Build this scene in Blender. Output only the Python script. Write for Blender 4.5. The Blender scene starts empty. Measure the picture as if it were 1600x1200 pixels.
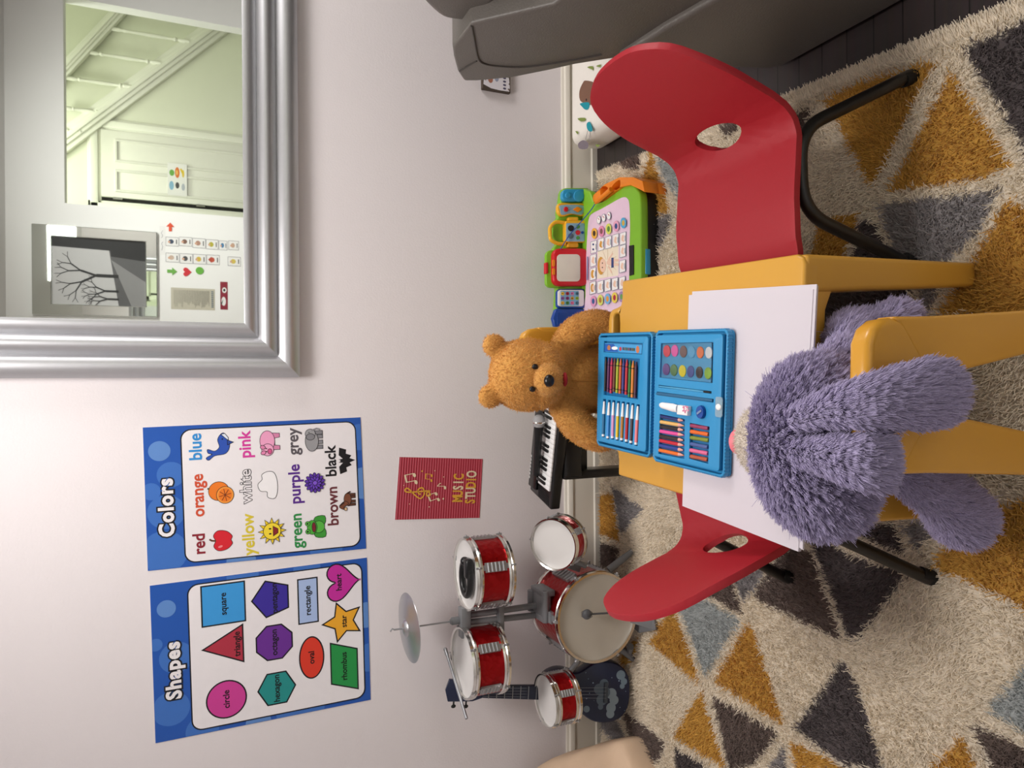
import bpy, bmesh, math, random
import numpy as np
from mathutils import Vector, Matrix, noise
random.seed(7)
RNG = np.random.default_rng(11)
SC = bpy.context.scene
COL = SC.collection
PI = math.pi
# ------------------------------------------------------------------ camera
FPX, PITCH, ROLL, CH, CD = 1110.0, math.radians(23.8), math.radians(0.45), 1.35, 2.285
Fv = Vector((0, math.cos(PITCH), -math.sin(PITCH)))
U0 = Vector((0, math.sin(PITCH), math.cos(PITCH)))
R0 = Vector((1, 0, 0))
Uv = U0 * math.cos(ROLL) + R0 * math.sin(ROLL)
Rv = R0 * math.cos(ROLL) - U0 * math.sin(ROLL)
CP = Vector((0, -CD, CH))
cam = bpy.data.cameras.new('camera')
cam.sensor_fit = 'HORIZONTAL'; cam.sensor_width = 36.0; cam.lens = FPX * 36.0 / 1600.0
cam.clip_start = 0.02
camo = bpy.data.objects.new('camera', cam); COL.objects.link(camo)
Mc = Matrix.Identity(4)
for i in range(3):
    Mc[i][0] = -Uv[i]; Mc[i][1] = Rv[i]; Mc[i][2] = -Fv[i]; Mc[i][3] = CP[i]
camo.matrix_world = Mc          # the phone was held sideways: up in the room is left in the frame
SC.camera = camo
# ------------------------------------------------------------------ light, exposure
SC.view_settings.view_transform = 'Standard'; SC.view_settings.look = 'None'
SC.view_settings.gamma = 1.0; SC.view_settings.use_curve_mapping = False
SC.view_settings.exposure = 0.06
W = bpy.data.worlds.new('world'); SC.world = W; W.use_nodes = True
W.node_tree.nodes['Background'].inputs[0].default_value = (0.9, 0.92, 1.0, 1)
W.node_tree.nodes['Background'].inputs[1].default_value = 0.2
def area(name, loc, target, sx, sy, power, col=(1, 1, 1)):
    l = bpy.data.lights.new(name, 'AREA'); l.shape = 'RECTANGLE'; l.size = sx; l.size_y = sy
    l.energy = power; l.color = col
    o = bpy.data.objects.new(name, l); COL.objects.link(o); o.location = loc
    o.rotation_euler = (Vector(target) - Vector(loc)).to_track_quat('-Z', 'Y').to_euler()
    return o
area('ceiling_light_main', (0.05, -1.0, 2.46), (0.05, -0.95, 0), 0.6, 0.6, 27, (1.0, 0.955, 0.92))
area('right_hand_light', (2.75, -1.0, 2.15), (-0.4, -0.4, 0.75), 0.8, 0.7, 29, (1.0, 0.965, 0.93))
area('ceiling_light_hall', (1.6, -3.9, 3.05), (1.6, -4.0, 0), 0.8, 0.4, 23, (0.99, 1.0, 0.90))
area('front_wall_fill', (1.5, -1.9, 2.46), (1.4, -3.4, 1.0), 1.2, 0.4, 21, (1.0, 0.985, 0.97)).data.spread = math.radians(110)  # added fill lamp, aimed at the front wall to brighten its mirror image
# ------------------------------------------------------------------ photograph -> place
def ray(x, y): return Fv - Uv * ((x - 800) / FPX) - Rv * ((y - 600) / FPX)
def fl(x, y, z=0.0): d = ray(x, y); return CP + d * ((z - CH) / d.z)
def wl(x, y, Y=0.0): d = ray(x, y); return CP + d * ((Y + CD) / d.y)
def aX(x, y, X): d = ray(x, y); return CP + d * (X / d.x)
# ------------------------------------------------------------------ materials
def lin(h):
    h = h.lstrip('#'); c = [int(h[i:i + 2], 16) / 255 for i in (0, 2, 4)]
    return tuple((v / 12.92 if v <= 0.04045 else ((v + 0.055) / 1.055) ** 2.4) for v in c)
MATS = {}
def mat(name, col, rough=0.5, metal=0.0, var=0.06, vs=30.0, bump=0.0, bs=200.0, coat=0.0, trans=0.0, alpha=1.0, spec=0.5, emit=0.0, ior=1.45, sheen=0.0):
    if name in MATS: return MATS[name]
    m = bpy.data.materials.new(name); m.use_nodes = True; nt = m.node_tree
    b = nt.nodes['Principled BSDF']; c = lin(col) if isinstance(col, str) else col
    b.inputs['Roughness'].default_value = rough; b.inputs['Metallic'].default_value = metal
    b.inputs['Coat Weight'].default_value = coat; b.inputs['Transmission Weight'].default_value = trans
    b.inputs['Alpha'].default_value = alpha; b.inputs['Specular IOR Level'].default_value = spec
    b.inputs['IOR'].default_value = ior; b.inputs['Sheen Weight'].default_value = sheen
    if emit: b.inputs['Emission Color'].default_value = (*c, 1); b.inputs['Emission Strength'].default_value = emit
    tc = nt.nodes.new('ShaderNodeTexCoord')
    n = nt.nodes.new('ShaderNodeTexNoise'); n.inputs['Scale'].default_value = vs; n.inputs['Detail'].default_value = 4
    nt.links.new(tc.outputs['Object'], n.inputs['Vector'])
    mx = nt.nodes.new('ShaderNodeMix'); mx.data_type = 'RGBA'
    mx.inputs['A'].default_value = (*[max(0, v * (1 - var)) for v in c], 1); mx.inputs['B'].default_value = (*[min(1, v * (1 + var)) for v in c], 1)
    nt.links.new(n.outputs['Fac'], mx.inputs['Factor']); nt.links.new(mx.outputs['Result'], b.inputs['Base Color'])
    if bump:
        n2 = nt.nodes.new('ShaderNodeTexNoise'); n2.inputs['Scale'].default_value = bs; n2.inputs['Detail'].default_value = 3
        nt.links.new(tc.outputs['Object'], n2.inputs['Vector'])
        bp = nt.nodes.new('ShaderNodeBump'); bp.inputs['Strength'].default_value = bump; bp.inputs['Distance'].default_value = 0.002
        nt.links.new(n2.outputs['Fac'], bp.inputs['Height']); nt.links.new(bp.outputs['Normal'], b.inputs['Normal'])
    MATS[name] = m; return m
def mat_attr(name, attr, rough=0.9, sheen=0.0):
    m = bpy.data.materials.new(name); m.use_nodes = True; nt = m.node_tree; b = nt.nodes['Principled BSDF']
    b.inputs['Roughness'].default_value = rough; b.inputs['Specular IOR Level'].default_value = 0.15; b.inputs['Sheen Weight'].default_value = sheen
    a = nt.nodes.new('ShaderNodeAttribute'); a.attribute_name = attr
    nt.links.new(a.outputs['Color'], b.inputs['Base Color']); return m
# ------------------------------------------------------------------ objects
def mw(o):
    m = o.matrix_basis.copy()
    return mw(o.parent) @ m if o.parent else m
def tag(o, label=None, cat=None, group=None, kind=None):
    if label: o['label'] = label
    if cat: o['category'] = cat
    if group: o['group'] = group
    if kind: o['kind'] = kind
    return o
def thing(name, label, cat, loc=(0, 0, 0), rz=0.0, group=None, mtx=None):
    o = bpy.data.objects.new(name, None); COL.objects.link(o); o.empty_display_size = 0.05
    o.matrix_basis = mtx.copy() if mtx is not None else Matrix.Translation(Vector(loc)) @ Matrix.Rotation(rz, 4, 'Z')
    return tag(o, label, cat, group)
def finish(o, bevel=0.0, seg=2, solid=0.0, sub=0, ang=40):
    if solid:
        s = o.modifiers.new('s', 'SOLIDIFY'); s.thickness = abs(solid); s.offset = -1 if solid > 0 else 1; s.use_even_offset = True
    if bevel:
        b = o.modifiers.new('b', 'BEVEL'); b.width = bevel; b.segments = seg; b.limit_method = 'ANGLE'; b.angle_limit = math.radians(ang)
    if sub:
        s = o.modifiers.new('u', 'SUBSURF'); s.levels = sub; s.render_levels = sub
    return o
def add(name, bm, mats, parent=None, smooth=True, local=False, origin=None, sharp=38, fix=True, **kw):
    """bm in world space (or in the parent's own space with local=True) becomes ONE mesh object."""
    if fix: bmesh.ops.recalc_face_normals(bm, faces=bm.faces[:])
    me = bpy.data.meshes.new(name)
    if parent is not None and not local: bm.transform(mw(parent).inverted())
    if origin is not None: bm.transform(Matrix.Translation(-Vector(origin)))
    bm.to_mesh(me); bm.free()
    for m in (mats if isinstance(mats, (list, tuple)) else [mats]): me.materials.append(m)
    if smooth:
        me.polygons.foreach_set('use_smooth', [True] * len(me.polygons))
        if not kw.get('bevel') and not kw.get('sub') and sharp: me.set_sharp_from_angle(angle=math.radians(sharp))
    o = bpy.data.objects.new(name, me); COL.objects.link(o)
    if parent is not None: o.parent = parent
    if origin is not None: o.location = origin
    bk = {k: kw[k] for k in ('bevel', 'seg', 'solid', 'sub', 'ang') if k in kw}
    if bk: finish(o, **bk)
    return o
def B(): return bmesh.new()
def _mi(fs, mi):
    for f in fs: f.material_index = mi
def box(bm, c, s, rot=None, mi=0, taper=None):
    M = Matrix.Translation(Vector(c)) @ (rot.to_4x4() if rot else Matrix.Identity(4)) @ Matrix.Diagonal((*s, 1))
    r = bmesh.ops.create_cube(bm, size=1.0)
    if taper:
        for v in r['verts']:
            if v.co.z < 0: v.co.x *= taper; v.co.y *= taper
    bmesh.ops.transform(bm, matrix=M, verts=r['verts'])
    fs = {f for v in r['verts'] for f in v.link_faces}; _mi(fs, mi); return r['verts']
def bb(bm, lo, hi, mi=0):
    lo, hi = Vector(lo), Vector(hi); return box(bm, (lo + hi) / 2, hi - lo, mi=mi)
def frame_from(d, up=(0, 0, 1)):
    d = Vector(d).normalized(); up = Vector(up)
    if abs(d.dot(up)) > 0.98: up = Vector((0, 1, 0))
    x = up.cross(d).normalized(); y = d.cross(x)
    return Matrix((x, y, d)).transposed()
def cyl(bm, p0, p1, r0, r1=None, seg=20, mi=0, caps=True):
    p0, p1 = Vector(p0), Vector(p1); r1 = r0 if r1 is None else r1
    M = frame_from(p1 - p0)
    a, b = [], []
    for i in range(seg):
        t = 2 * PI * i / seg; v = M @ Vector((math.cos(t), math.sin(t), 0))
        a.append(bm.verts.new(p0 + v * r0)); b.append(bm.verts.new(p1 + v * r1))
    fs = [bm.faces.new((a[i], a[(i + 1) % seg], b[(i + 1) % seg], b[i])) for i in range(seg)]
    if caps: fs += [bm.faces.new(a[::-1]), bm.faces.new(b)]
    _mi(fs, mi)
def lathe(bm, prof, M=None, seg=40, mi=0, closed=False):
    """prof: (r, z) from one end to the other; r=0 ends are closed to a point."""
    M = M or Matrix.Identity(4); rings = []
    for r, z in prof:
        if r < 1e-6: rings.append([bm.verts.new(M @ Vector((0, 0, z)))])
        else: rings.append([bm.verts.new(M @ Vector((r * math.cos(2 * PI * i / seg), r * math.sin(2 * PI * i / seg), z))) for i in range(seg)])
    fs = []
    pairs = list(zip(rings, rings[1:])) + ([(rings[-1], rings[0])] if closed else [])
    for a, b in pairs:
        for i in range(seg):
            j = (i + 1) % seg
            if len(a) == 1 and len(b) == 1: continue
            if len(a) == 1: fs.append(bm.faces.new((a[0], b[i], b[j])))
            elif len(b) == 1: fs.append(bm.faces.new((a[i], a[j], b[0])))
            else: fs.append(bm.faces.new((a[i], a[j], b[j], b[i])))
    _mi(fs, mi)
def axisM(p, d, up=(0, 0, 1)): return Matrix.Translation(Vector(p)) @ frame_from(d, up).to_4x4()
def smooth_path(pts, n=6):
    pts = [Vector(p) for p in pts]; out = []
    P = [pts[0] * 2 - pts[1]] + pts + [pts[-1] * 2 - pts[-2]]
    for i in range(1, len(P) - 2):
        a, b, c, d = P[i - 1:i + 3]
        for k in range(n):
            t = k / n
            out.append(0.5 * ((2 * b) + (c - a) * t + (2 * a - 5 * b + 4 * c - d) * t * t + (3 * b - a - 3 * c + d) * t ** 3))
    return out + [pts[-1]]
def round_path(pts, r, n=5):
    """polyline with rounded corners"""
    pts = [Vector(p) for p in pts]; out = [pts[0]]
    for a, b, c in zip(pts, pts[1:], pts[2:]):
        d1, d2 = (a - b), (c - b); q = min(r, d1.length * .49, d2.length * .49)
        p1, p2 = b + d1.normalized() * q, b + d2.normalized() * q
        for k in range(n + 1):
            t = k / n; out.append(p1 * (1 - t) ** 2 + b * 2 * t * (1 - t) + p2 * t * t)
    return out + [pts[-1]]
def tube(bm, pts, r, seg=12, mi=0, caps=True, squash=1.0):
    pts = [Vector(p) for p in pts]; n = len(pts); rs = r if isinstance(r, (list, tuple)) else [r] * n
    T = [(pts[min(i + 1, n - 1)] - pts[max(i - 1, 0)]).normalized() for i in range(n)]
    x = frame_from(T[0]).col[0].copy(); rings = []
    for i in range(n):
        x = (x - T[i] * x.dot(T[i])).normalized(); y = T[i].cross(x)
        rings.append([bm.verts.new(pts[i] + (x * math.cos(2 * PI * k / seg) + y * squash * math.sin(2 * PI * k / seg)) * rs[i]) for k in range(seg)])
    fs = []
    for a, b in zip(rings, rings[1:]):
        fs += [bm.faces.new((a[k], a[(k + 1) % seg], b[(k + 1) % seg], b[k])) for k in range(seg)]
    if caps: fs += [bm.faces.new(rings[0][::-1]), bm.faces.new(rings[-1])]
    _mi(fs, mi)
def ell(bm, c, r, rot=None, u=24, v=16, mi=0):
    r = (r, r, r) if not isinstance(r, (tuple, list)) else r
    M = Matrix.Translation(Vector(c)) @ (rot.to_4x4() if rot else Matrix.Identity(4)) @ Matrix.Diagonal((*r, 1))
    q = bmesh.ops.create_uvsphere(bm, u_segments=u, v_segments=v, radius=1.0, matrix=M)
    _mi({f for w in q['verts'] for f in w.link_faces}, mi); return q['verts']
def prism(bm, pts, vec, mi=0, holes=(), mi_side=None):
    """extrude a planar outline (3-D points) along vec; holes are outlines too"""
    vec = Vector(vec); loops = [pts] + list(holes); es = []; vs = []
    for lp in loops:
        v = [bm.verts.new(Vector(p)) for p in lp]; vs += v
        es += [bm.edges.new((v[i], v[(i + 1) % len(v)])) for i in range(len(v))]
    if holes:
        fs = [f for f in bmesh.ops.triangle_fill(bm, use_beauty=True, edges=es)['geom'] if isinstance(f, bmesh.types.BMFace)]
    else: fs = [bm.faces.new(vs)]
    _mi(fs, mi)
    q = bmesh.ops.extrude_face_region(bm, geom=fs)
    nv = [g for g in q['geom'] if isinstance(g, bmesh.types.BMVert)]
    bmesh.ops.translate(bm, verts=nv, vec=vec)
    side = {f for v in nv for f in v.link_faces}
    for f in side: f.material_index = mi if mi_side is None else mi_side
    for g in q['geom']:
        if isinstance(g, bmesh.types.BMFace): g.material_index = mi
def face(bm, pts, mi=0):
    f = bm.faces.new([bm.verts.new(Vector(p)) for p in pts]); f.material_index = mi; return f
def rrect(x0, y0, x1, y1, r, n=6):
    out = []
    for cx, cy, a in ((x1 - r, y0 + r, -PI / 2), (x1 - r, y1 - r, 0), (x0 + r, y1 - r, PI / 2), (x0 + r, y0 + r, PI)):
        out += [(cx + r * math.cos(a + PI / 2 * k / n), cy + r * math.sin(a + PI / 2 * k / n)) for k in range(n + 1)]
    return out
def ellipse(cx, cy, rx, ry=None, rot=0.0, n=28):
    ry = rx if ry is None else ry; c, s = math.cos(rot), math.sin(rot)
    return [(cx + rx * math.cos(t) * c - ry * math.sin(t) * s, cy + rx * math.cos(t) * s + ry * math.sin(t) * c) for t in [2 * PI * i / n for i in range(n)]]
def cat2(pts, n=6, closed=True):
    """smooth closed 2-D outline through pts"""
    P = [Vector((p[0], p[1])) for p in pts]; N = len(P); out = []
    for i in range(N):
        a, b, c, d = P[i - 1], P[i], P[(i + 1) % N], P[(i + 2) % N]
        for k in range(n):
            t = k / n
            q = 0.5 * ((2 * b) + (c - a) * t + (2 * a - 5 * b + 4 * c - d) * t * t + (3 * b - a - 3 * c + d) * t ** 3)
            out.append((q.x, q.y))
    return out
def sheet2(outer, holes=(), cu=(), cv=()):
    """flat filled outline in (u, v), cut along u = const and v = const so that it can be bent"""
    bm = B(); es = []
    for lp in [outer] + list(holes):
        v = [bm.verts.new((p[0], p[1], 0)) for p in lp]
        es += [bm.edges.new((v[i], v[(i + 1) % len(v)])) for i in range(len(v))]
    bmesh.ops.triangle_fill(bm, use_beauty=True, edges=es)
    for ax, cs in ((0, cu), (1, cv)):
        for c in cs:
            no = (1, 0, 0) if ax == 0 else (0, 1, 0); co = (c, 0, 0) if ax == 0 else (0, c, 0)
            bmesh.ops.bisect_plane(bm, geom=bm.verts[:] + bm.edges[:] + bm.faces[:], plane_co=co, plane_no=no, dist=1e-5)
    return bm
def blob(ells, voxel=0.01, it=6, extra=None, mtx=None):
    """several ellipsoids melted into one continuous skin -> mesh data"""
    bm = B()
    for e in ells:
        ell(bm, e[0], e[1], e[2] if len(e) > 2 else None)
    if extra: extra(bm)
    me = bpy.data.meshes.new('t'); bm.to_mesh(me); bm.free()
    o = bpy.data.objects.new('t', me); COL.objects.link(o)
    r = o.modifiers.new('r', 'REMESH'); r.mode = 'VOXEL'; r.voxel_size = voxel
    s = o.modifiers.new('s', 'SMOOTH'); s.iterations = it; s.factor = 0.5
    dg = bpy.context.evaluated_depsgraph_get(); ev = o.evaluated_get(dg); m2 = bpy.data.meshes.new_from_object(ev)
    bpy.data.objects.remove(o); bpy.data.meshes.remove(me)
    b2 = B(); b2.from_mesh(m2); bpy.data.meshes.remove(m2); return b2
_tx = {}
def text_bm(s, size=1.0, bold=0.0, ax='CENTER', ay='CENTER', xs=1.0, space=1.0):
    cu = bpy.data.curves.new('t', 'FONT'); cu.body = s; cu.size = size; cu.offset = bold; cu.align_x = ax; cu.align_y = ay
    cu.fill_mode = 'FRONT'; cu.resolution_u = 3; cu.space_character = space
    o = bpy.data.objects.new('t', cu); COL.objects.link(o)
    dg = bpy.context.evaluated_depsgraph_get(); me = bpy.data.meshes.new_from_object(o.evaluated_get(dg))
    bpy.data.objects.remove(o); bpy.data.curves.remove(cu)
    V = [(v.co.x * xs, v.co.y) for v in me.vertices]; Fc = [tuple(p.vertices) for p in me.polygons]
    bpy.data.meshes.remove(me); return V, Fc
class Flat:
    """printed sheet: coloured outlines laid in thin layers on a plane; fr maps (u, v, height) to the place"""
    def __init__(s, fr, eps=0.00005): s.bm = B(); s.fr = fr; s.mats = []; s.k = 1; s.eps = eps
    def mi(s, m):
        if m not in s.mats: s.mats.append(m)
        return s.mats.index(m)
    def poly(s, pts, m, up=True):
        if up: s.k += 1
        v = [s.bm.verts.new(s.fr(p[0], p[1], s.k * s.eps)) for p in pts]
        es = [s.bm.edges.new((v[i], v[(i + 1) % len(v)])) for i in range(len(v))]
        fs = [g for g in bmesh.ops.triangle_fill(s.bm, use_beauty=False, edges=es)['geom'] if isinstance(g, bmesh.types.BMFace)]
        _mi(fs, s.mi(m))
    def line(s, pts, w, m, closed=False):
        P = [Vector((p[0], p[1])) for p in pts]; n = len(P); s.k += 1; L = []
        for i in range(n):
            a = P[i - 1] if (i or closed) else P[i]; b = P[(i + 1) % n] if (i < n - 1 or closed) else P[i]
            d = (b - a).normalized() if (b - a).length > 1e-9 else Vector((1, 0)); nn = Vector((-d.y, d.x)) * w / 2
            L.append([s.bm.verts.new(s.fr(q.x, q.y, s.k * s.eps)) for q in (P[i] + nn, P[i] - nn)])
        k = s.mi(m)
        for i in range(n if closed else n - 1):
            j = (i + 1) % n
            try: s.bm.faces.new((L[i][0], L[i][1], L[j][1], L[j][0])).material_index = k
            except ValueError: pass
    def oval(s, cx, cy, rx, ry, m, rot=0.0, ol=None, w=0.0, n=28):
        if ol: s.poly(ellipse(cx, cy, rx + w, ry + w, rot, n), ol)
        s.poly(ellipse(cx, cy, rx, ry, rot, n), m)
    def text(s, t, x, y, size, m, bold=0.0, rot=0.0, xs=1.0, ax='CENTER', ay='CENTER', space=1.0):
        V, Fc = text_bm(t, size, bold, ax, ay, xs, space); s.k += 1; c, q = math.cos(rot), math.sin(rot)
        v = [s.bm.verts.new(s.fr(x + a * c - b * q, y + a * q + b * c, s.k * s.eps)) for a, b in V]; k = s.mi(m)
        for f in Fc:
            try: s.bm.faces.new([v[i] for i in f]).material_index = k
            except ValueError: pass
    def done(s, name, parent=None, **kw):
        bm = s.bm; out = s.fr(0, 0, 1) - s.fr(0, 0, 0)
        bm.normal_update()
        for f in bm.faces:
            if f.normal.dot(out) < 0: f.normal_flip()
        return add(name, bm, s.mats, parent, smooth=False, fix=False, **kw)
# ------------------------------------------------------------------ fur and pile
def tri_sample(bm, n, keep=None):
    bm = bm.copy(); bmesh.ops.triangulate(bm, faces=bm.faces[:]); bm.normal_update(); bm.verts.ensure_lookup_table()
    V = np.array([v.co[:] for v in bm.verts]); N = np.array([v.normal[:] for v in bm.verts]); T = np.array([[v.index for v in f.verts] for f in bm.faces]); bm.free()
    a, b, c = V[T[:, 0]], V[T[:, 1]], V[T[:, 2]]
    ar = np.linalg.norm(np.cross(b - a, c - a), axis=1); idx = RNG.choice(len(T), n, p=ar / ar.sum())
    r1, r2 = np.sqrt(RNG.random(n)), RNG.random(n); w = np.stack([1 - r1, r1 * (1 - r2), r1 * r2], 1)[:, :, None]
    P = (V[T[idx]] * w).sum(1); Nn = (N[T[idx]] * w).sum(1); Nn /= np.linalg.norm(Nn, axis=1)[:, None] + 1e-9
    if keep is not None: k = keep(P); P, Nn = P[k], Nn[k]
    return P, Nn
def fur(name, P, N, D, L, rad, col, m, parent, npt=4, curl=0.0, tip=0.35, droop=0.0, clump=0.0, csize=0.02):
    """hair curves rooted at P, leaving along N and bending towards D; L lengths, col (n, 3) linear"""
    n = len(P); t = np.linspace(0, 1, npt)[None, :, None]
    Dn = D / (np.linalg.norm(D, axis=1)[:, None] + 1e-9)
    off = N[:, None, :] * t * 0.55 + Dn[:, None, :] * t ** 1.4 * 0.75
    off = off + np.array([0, 0, -1.0])[None, None, :] * (droop * t ** 2)
    if curl: off = off + RNG.normal(0, curl, (n, 1, 3)) * t ** 1.3
    X = P[:, None, :] + off * L[:, None, None]
    if clump:
        key = np.floor(P / csize).astype(np.int64); h = (key[:, 0] * 73856093 ^ key[:, 1] * 19349663 ^ key[:, 2] * 83492791)
        u, inv = np.unique(h, return_inverse=True); inv = inv.ravel(); cnt = np.bincount(inv)[:, None]
        tipc = np.stack([np.bincount(inv, X[:, -1, k]) for k in range(3)], 1) / cnt
        tipc += RNG.normal(0, csize * .25, tipc.shape)
        X = X + (tipc[inv] - X[:, -1, :])[:, None, :] * (clump * t ** 1.5)
    hc = bpy.data.hair_curves.new(name); hc.add_curves([npt] * n)
    inv = np.array(mw(parent).inverted()) if parent is not None else np.eye(4)
    Xw = (X.reshape(-1, 3) @ inv[:3, :3].T + inv[:3, 3]).astype(np.float32)
    hc.position_data.foreach_set('vector', Xw.ravel())
    ra = hc.attributes.get('radius') or hc.attributes.new('radius', 'FLOAT', 'POINT')
    ra.data.foreach_set('value', (np.repeat(np.ones(n) * rad, npt).reshape(n, npt) * (1 - (1 - tip) * np.linspace(0, 1, npt) ** 1.5)[None, :]).astype(np.float32).ravel())
    ca = hc.attributes.new('fcol', 'FLOAT_COLOR', 'CURVE')
    ca.data.foreach_set('color', np.concatenate([col, np.ones((n, 1))], 1).astype(np.float32).ravel())
    hc.materials.append(m)
    o = bpy.data.objects.new(name, hc); COL.objects.link(o)
    if parent is not None: o.parent = parent
    return o
FUR = mat_attr('fibre', 'fcol', 0.85, 0.15)
# ================================================================== the room
WALL = mat('wall_paint', '#e8e2e4', 0.6, var=0.015, vs=6, bump=0.25, bs=160)
WALLF = mat('wall_paint_front', '#f8f8f6', 0.6, var=0.01, vs=6)
CREAM = mat('gloss_paint', '#e9e4d8', 0.35, var=0.02, vs=12)
HALLP = mat('hall_paint', '#e9ecd8', 0.6, var=0.02, vs=5)
HALLT = mat('hall_trim_paint', '#eeefe2', 0.4, var=0.02, vs=9)
CEIL = mat('ceiling_paint', '#efeeec', 0.7, var=0.01)
def floor_mat():
    m = bpy.data.materials.new('floor_boards'); m.use_nodes = True; nt = m.node_tree; b = nt.nodes['Principled BSDF']
    tc = nt.nodes.new('ShaderNodeTexCoord'); br = nt.nodes.new('ShaderNodeTexBrick')
    br.inputs['Scale'].default_value = 1.0; br.inputs['Brick Width'].default_value = 0.9; br.inputs['Row Height'].default_value = 0.07
    br.inputs['Mortar Size'].default_value = 0.0016; br.offset = 0.37
    br.inputs['Color1'].default_value = (*lin('#3b3233'), 1); br.inputs['Color2'].default_value = (*lin('#443a3a'), 1); br.inputs['Mortar'].default_value = (*lin('#120e0d'), 1)
    nt.links.new(tc.outputs['Object'], br.inputs['Vector'])
    n = nt.nodes.new('ShaderNodeTexNoise'); n.inputs['Scale'].default_value = 6; n.inputs['Detail'].default_value = 8
    mp = nt.nodes.new('ShaderNodeMapping'); mp.inputs['Scale'].default_value = (1, 14, 1)
    nt.links.new(tc.outputs['Object'], mp.inputs['Vector']); nt.links.new(mp.outputs['Vector'], n.inputs['Vector'])
    mx = nt.nodes.new('ShaderNodeMix'); mx.data_type = 'RGBA'; mx.blend_type = 'MULTIPLY'; mx.inputs['Factor'].default_value = 0.35
    nt.links.new(br.outputs['Color'], mx.inputs['A']); nt.links.new(n.outputs['Color'], mx.inputs['B']); nt.links.new(mx.outputs['Result'], b.inputs['Base Color'])
    b.inputs['Roughness'].default_value = 0.38; return m
def struct(name, bm, m, **kw): return tag(add(name, bm, m, **kw), kind='structure')
YF, YM = -3.396, -0.048            # front wall (behind the camera), looking-glass plane
def vw(x, y, Yv=3.3):              # a point seen in the looking-glass, put back where it stands
    p = wl(x, y, Yv); return Vector((p.x, 2 * YM - Yv, p.z))
XL, XR, ZC = -2.1, 3.3, 2.5
bm = B(); bb(bm, (XL - .1, -5.2, -.06), (XR + .1, .1, 0)); struct('floor', bm, floor_mat(), smooth=False)
bm = B(); bb(bm, (XL - .1, YF - .1, ZC), (XR + .1, .1, ZC + .08)); struct('ceiling', bm, CEIL, smooth=False)
bm = B(); bb(bm, (XL - .1, 0, 0), (XR + .1, .1, ZC)); struct('wall_back', bm, WALL, smooth=False)
bm = B(); bb(bm, (XL - .1, YF - .1, 0), (XL, 0, ZC)); struct('wall_left', bm, WALL, smooth=False)
bm = B(); bb(bm, (XR, YF - .1, 0), (XR + .1, 0, ZC)); struct('wall_right', bm, WALL, smooth=False)
oj, oh, orr = vw(200, 325), vw(100, 200), vw(200, 12)
bm = B()
bb(bm, (XL - .1, YF - .1, 0), (oj.x, YF, ZC)); bb(bm, (orr.x, YF - .1, 0), (XR + .1, YF, ZC)); bb(bm, (oj.x, YF - .1, oh.z), (orr.x, YF, ZC))
struct('wall_front', bm, WALLF, smooth=False)
# skirting board along the back wall: moulded profile run along X
prof = [(0, .139), (-.006, .139), (-.008, .135), (-.0085, .131), (-.016, .128), (-.0185, .122), (-.0185, .112), (-.016, .107), (-.011, .105), (-.011, .101), (-.013, .099), (-.013, .024), (-.019, .020), (-.019, 0), (0, 0)]
bm = B(); prism(bm, [(XL, y, z) for y, z in prof], (XR - XL, 0, 0)); struct('baseboard_back', bm, CREAM, sharp=25)
bm = B(); prism(bm, [(XL - y, -3.3, z) for y, z in prof], (0, 3.28, 0)); struct('baseboard_left', bm, CREAM, sharp=25)
# ---- the hall seen in the looking-glass
YH = -4.55; YHv = 2 * YM - YH
bm = B(); bb(bm, (XL, YH - .1, 0), (XR + .1, YH, 3.2)); struct('wall_hall', bm, HALLP, smooth=False)
bm = B(); bb(bm, (-.1, YH, 0), (0, YF - .1, 3.2)); struct('wall_hall_left', bm, HALLP, smooth=False)
bm = B(); bb(bm, (XR, YH, 0), (XR + .1, YF - .1, 3.2)); struct('wall_hall_right', bm, HALLP, smooth=False)
bm = B(); bb(bm, (-.1, YH - .1, 3.2), (XR + .1, YF - .1, 3.28)); struct('ceiling_hall', bm, CEIL, smooth=False)
bm = B(); bb(bm, (-.1, YF - .1, ZC + .08), (XR + .1, YF - .02, 3.2)); struct('wall_hall_front', bm, HALLP, smooth=False)
def vh(x, y, d=0.0): return vw(x, y, YHv - d)
# door under the stairs
dl, dr = vh(250, 321), vh(158, 203)
zt, x0, x1 = dr.z, dl.x, dr.x
DOORP = mat('door_paint', '#e7e7dc', 0.4, var=0.02)
bm = B(); bb(bm, (x0 + .03, YH + .002, 0.01), (x1, YH + .03, zt))
d1 = struct('door_1', bm, DOORP, bevel=.003)
for (xa, xb) in ((x0 + .075, (x0 + x1) / 2 - .03), ((x0 + x1) / 2 + .03, x1 - .07)):
    bm = B(); z0, z1 = .95, zt - .1
    prism(bm, [(xa, YH + .03, z0), (xb, YH + .03, z0), (xb, YH + .03, z1), (xa, YH + .03, z1)], (0, .012, 0), holes=[[(xa + .02, YH + .03, z0 + .02), (xb - .02, YH + .03, z0 + .02), (xb - .02, YH + .03, z1 - .02), (xa + .02, YH + .03, z1 - .02)]])
    tag(add('door_panel', bm, DOORP, d1, smooth=False, bevel=.004), kind='structure')
for z in (zt - .12, zt - .75):
    bm = B(); cyl(bm, (x0 + .02, YH + .035, z - .035), (x0 + .02, YH + .035, z + .035), .009); add('door_hinge', bm, mat('hinge_steel', '#9a9a94', .3, 1), d1)
bm = B()
for (a, b) in (((x0 - .11, 0), (x0, zt + .1)), ((x1, 0), (x1 + .1, zt + .1)), ((x0 - .11, zt), (x1 + .1, zt + .1))):
    bb(bm, (a[0], YH, a[1]), (b[0], YH + .012, b[1]))
    bb(bm, (a[0] + .02, YH + .01, a[1] + .02 * (a[1] > 0)), (b[0] - .02, YH + .03, b[1] - .02))
struct('trim_1', bm, HALLT, bevel=.006)
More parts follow.
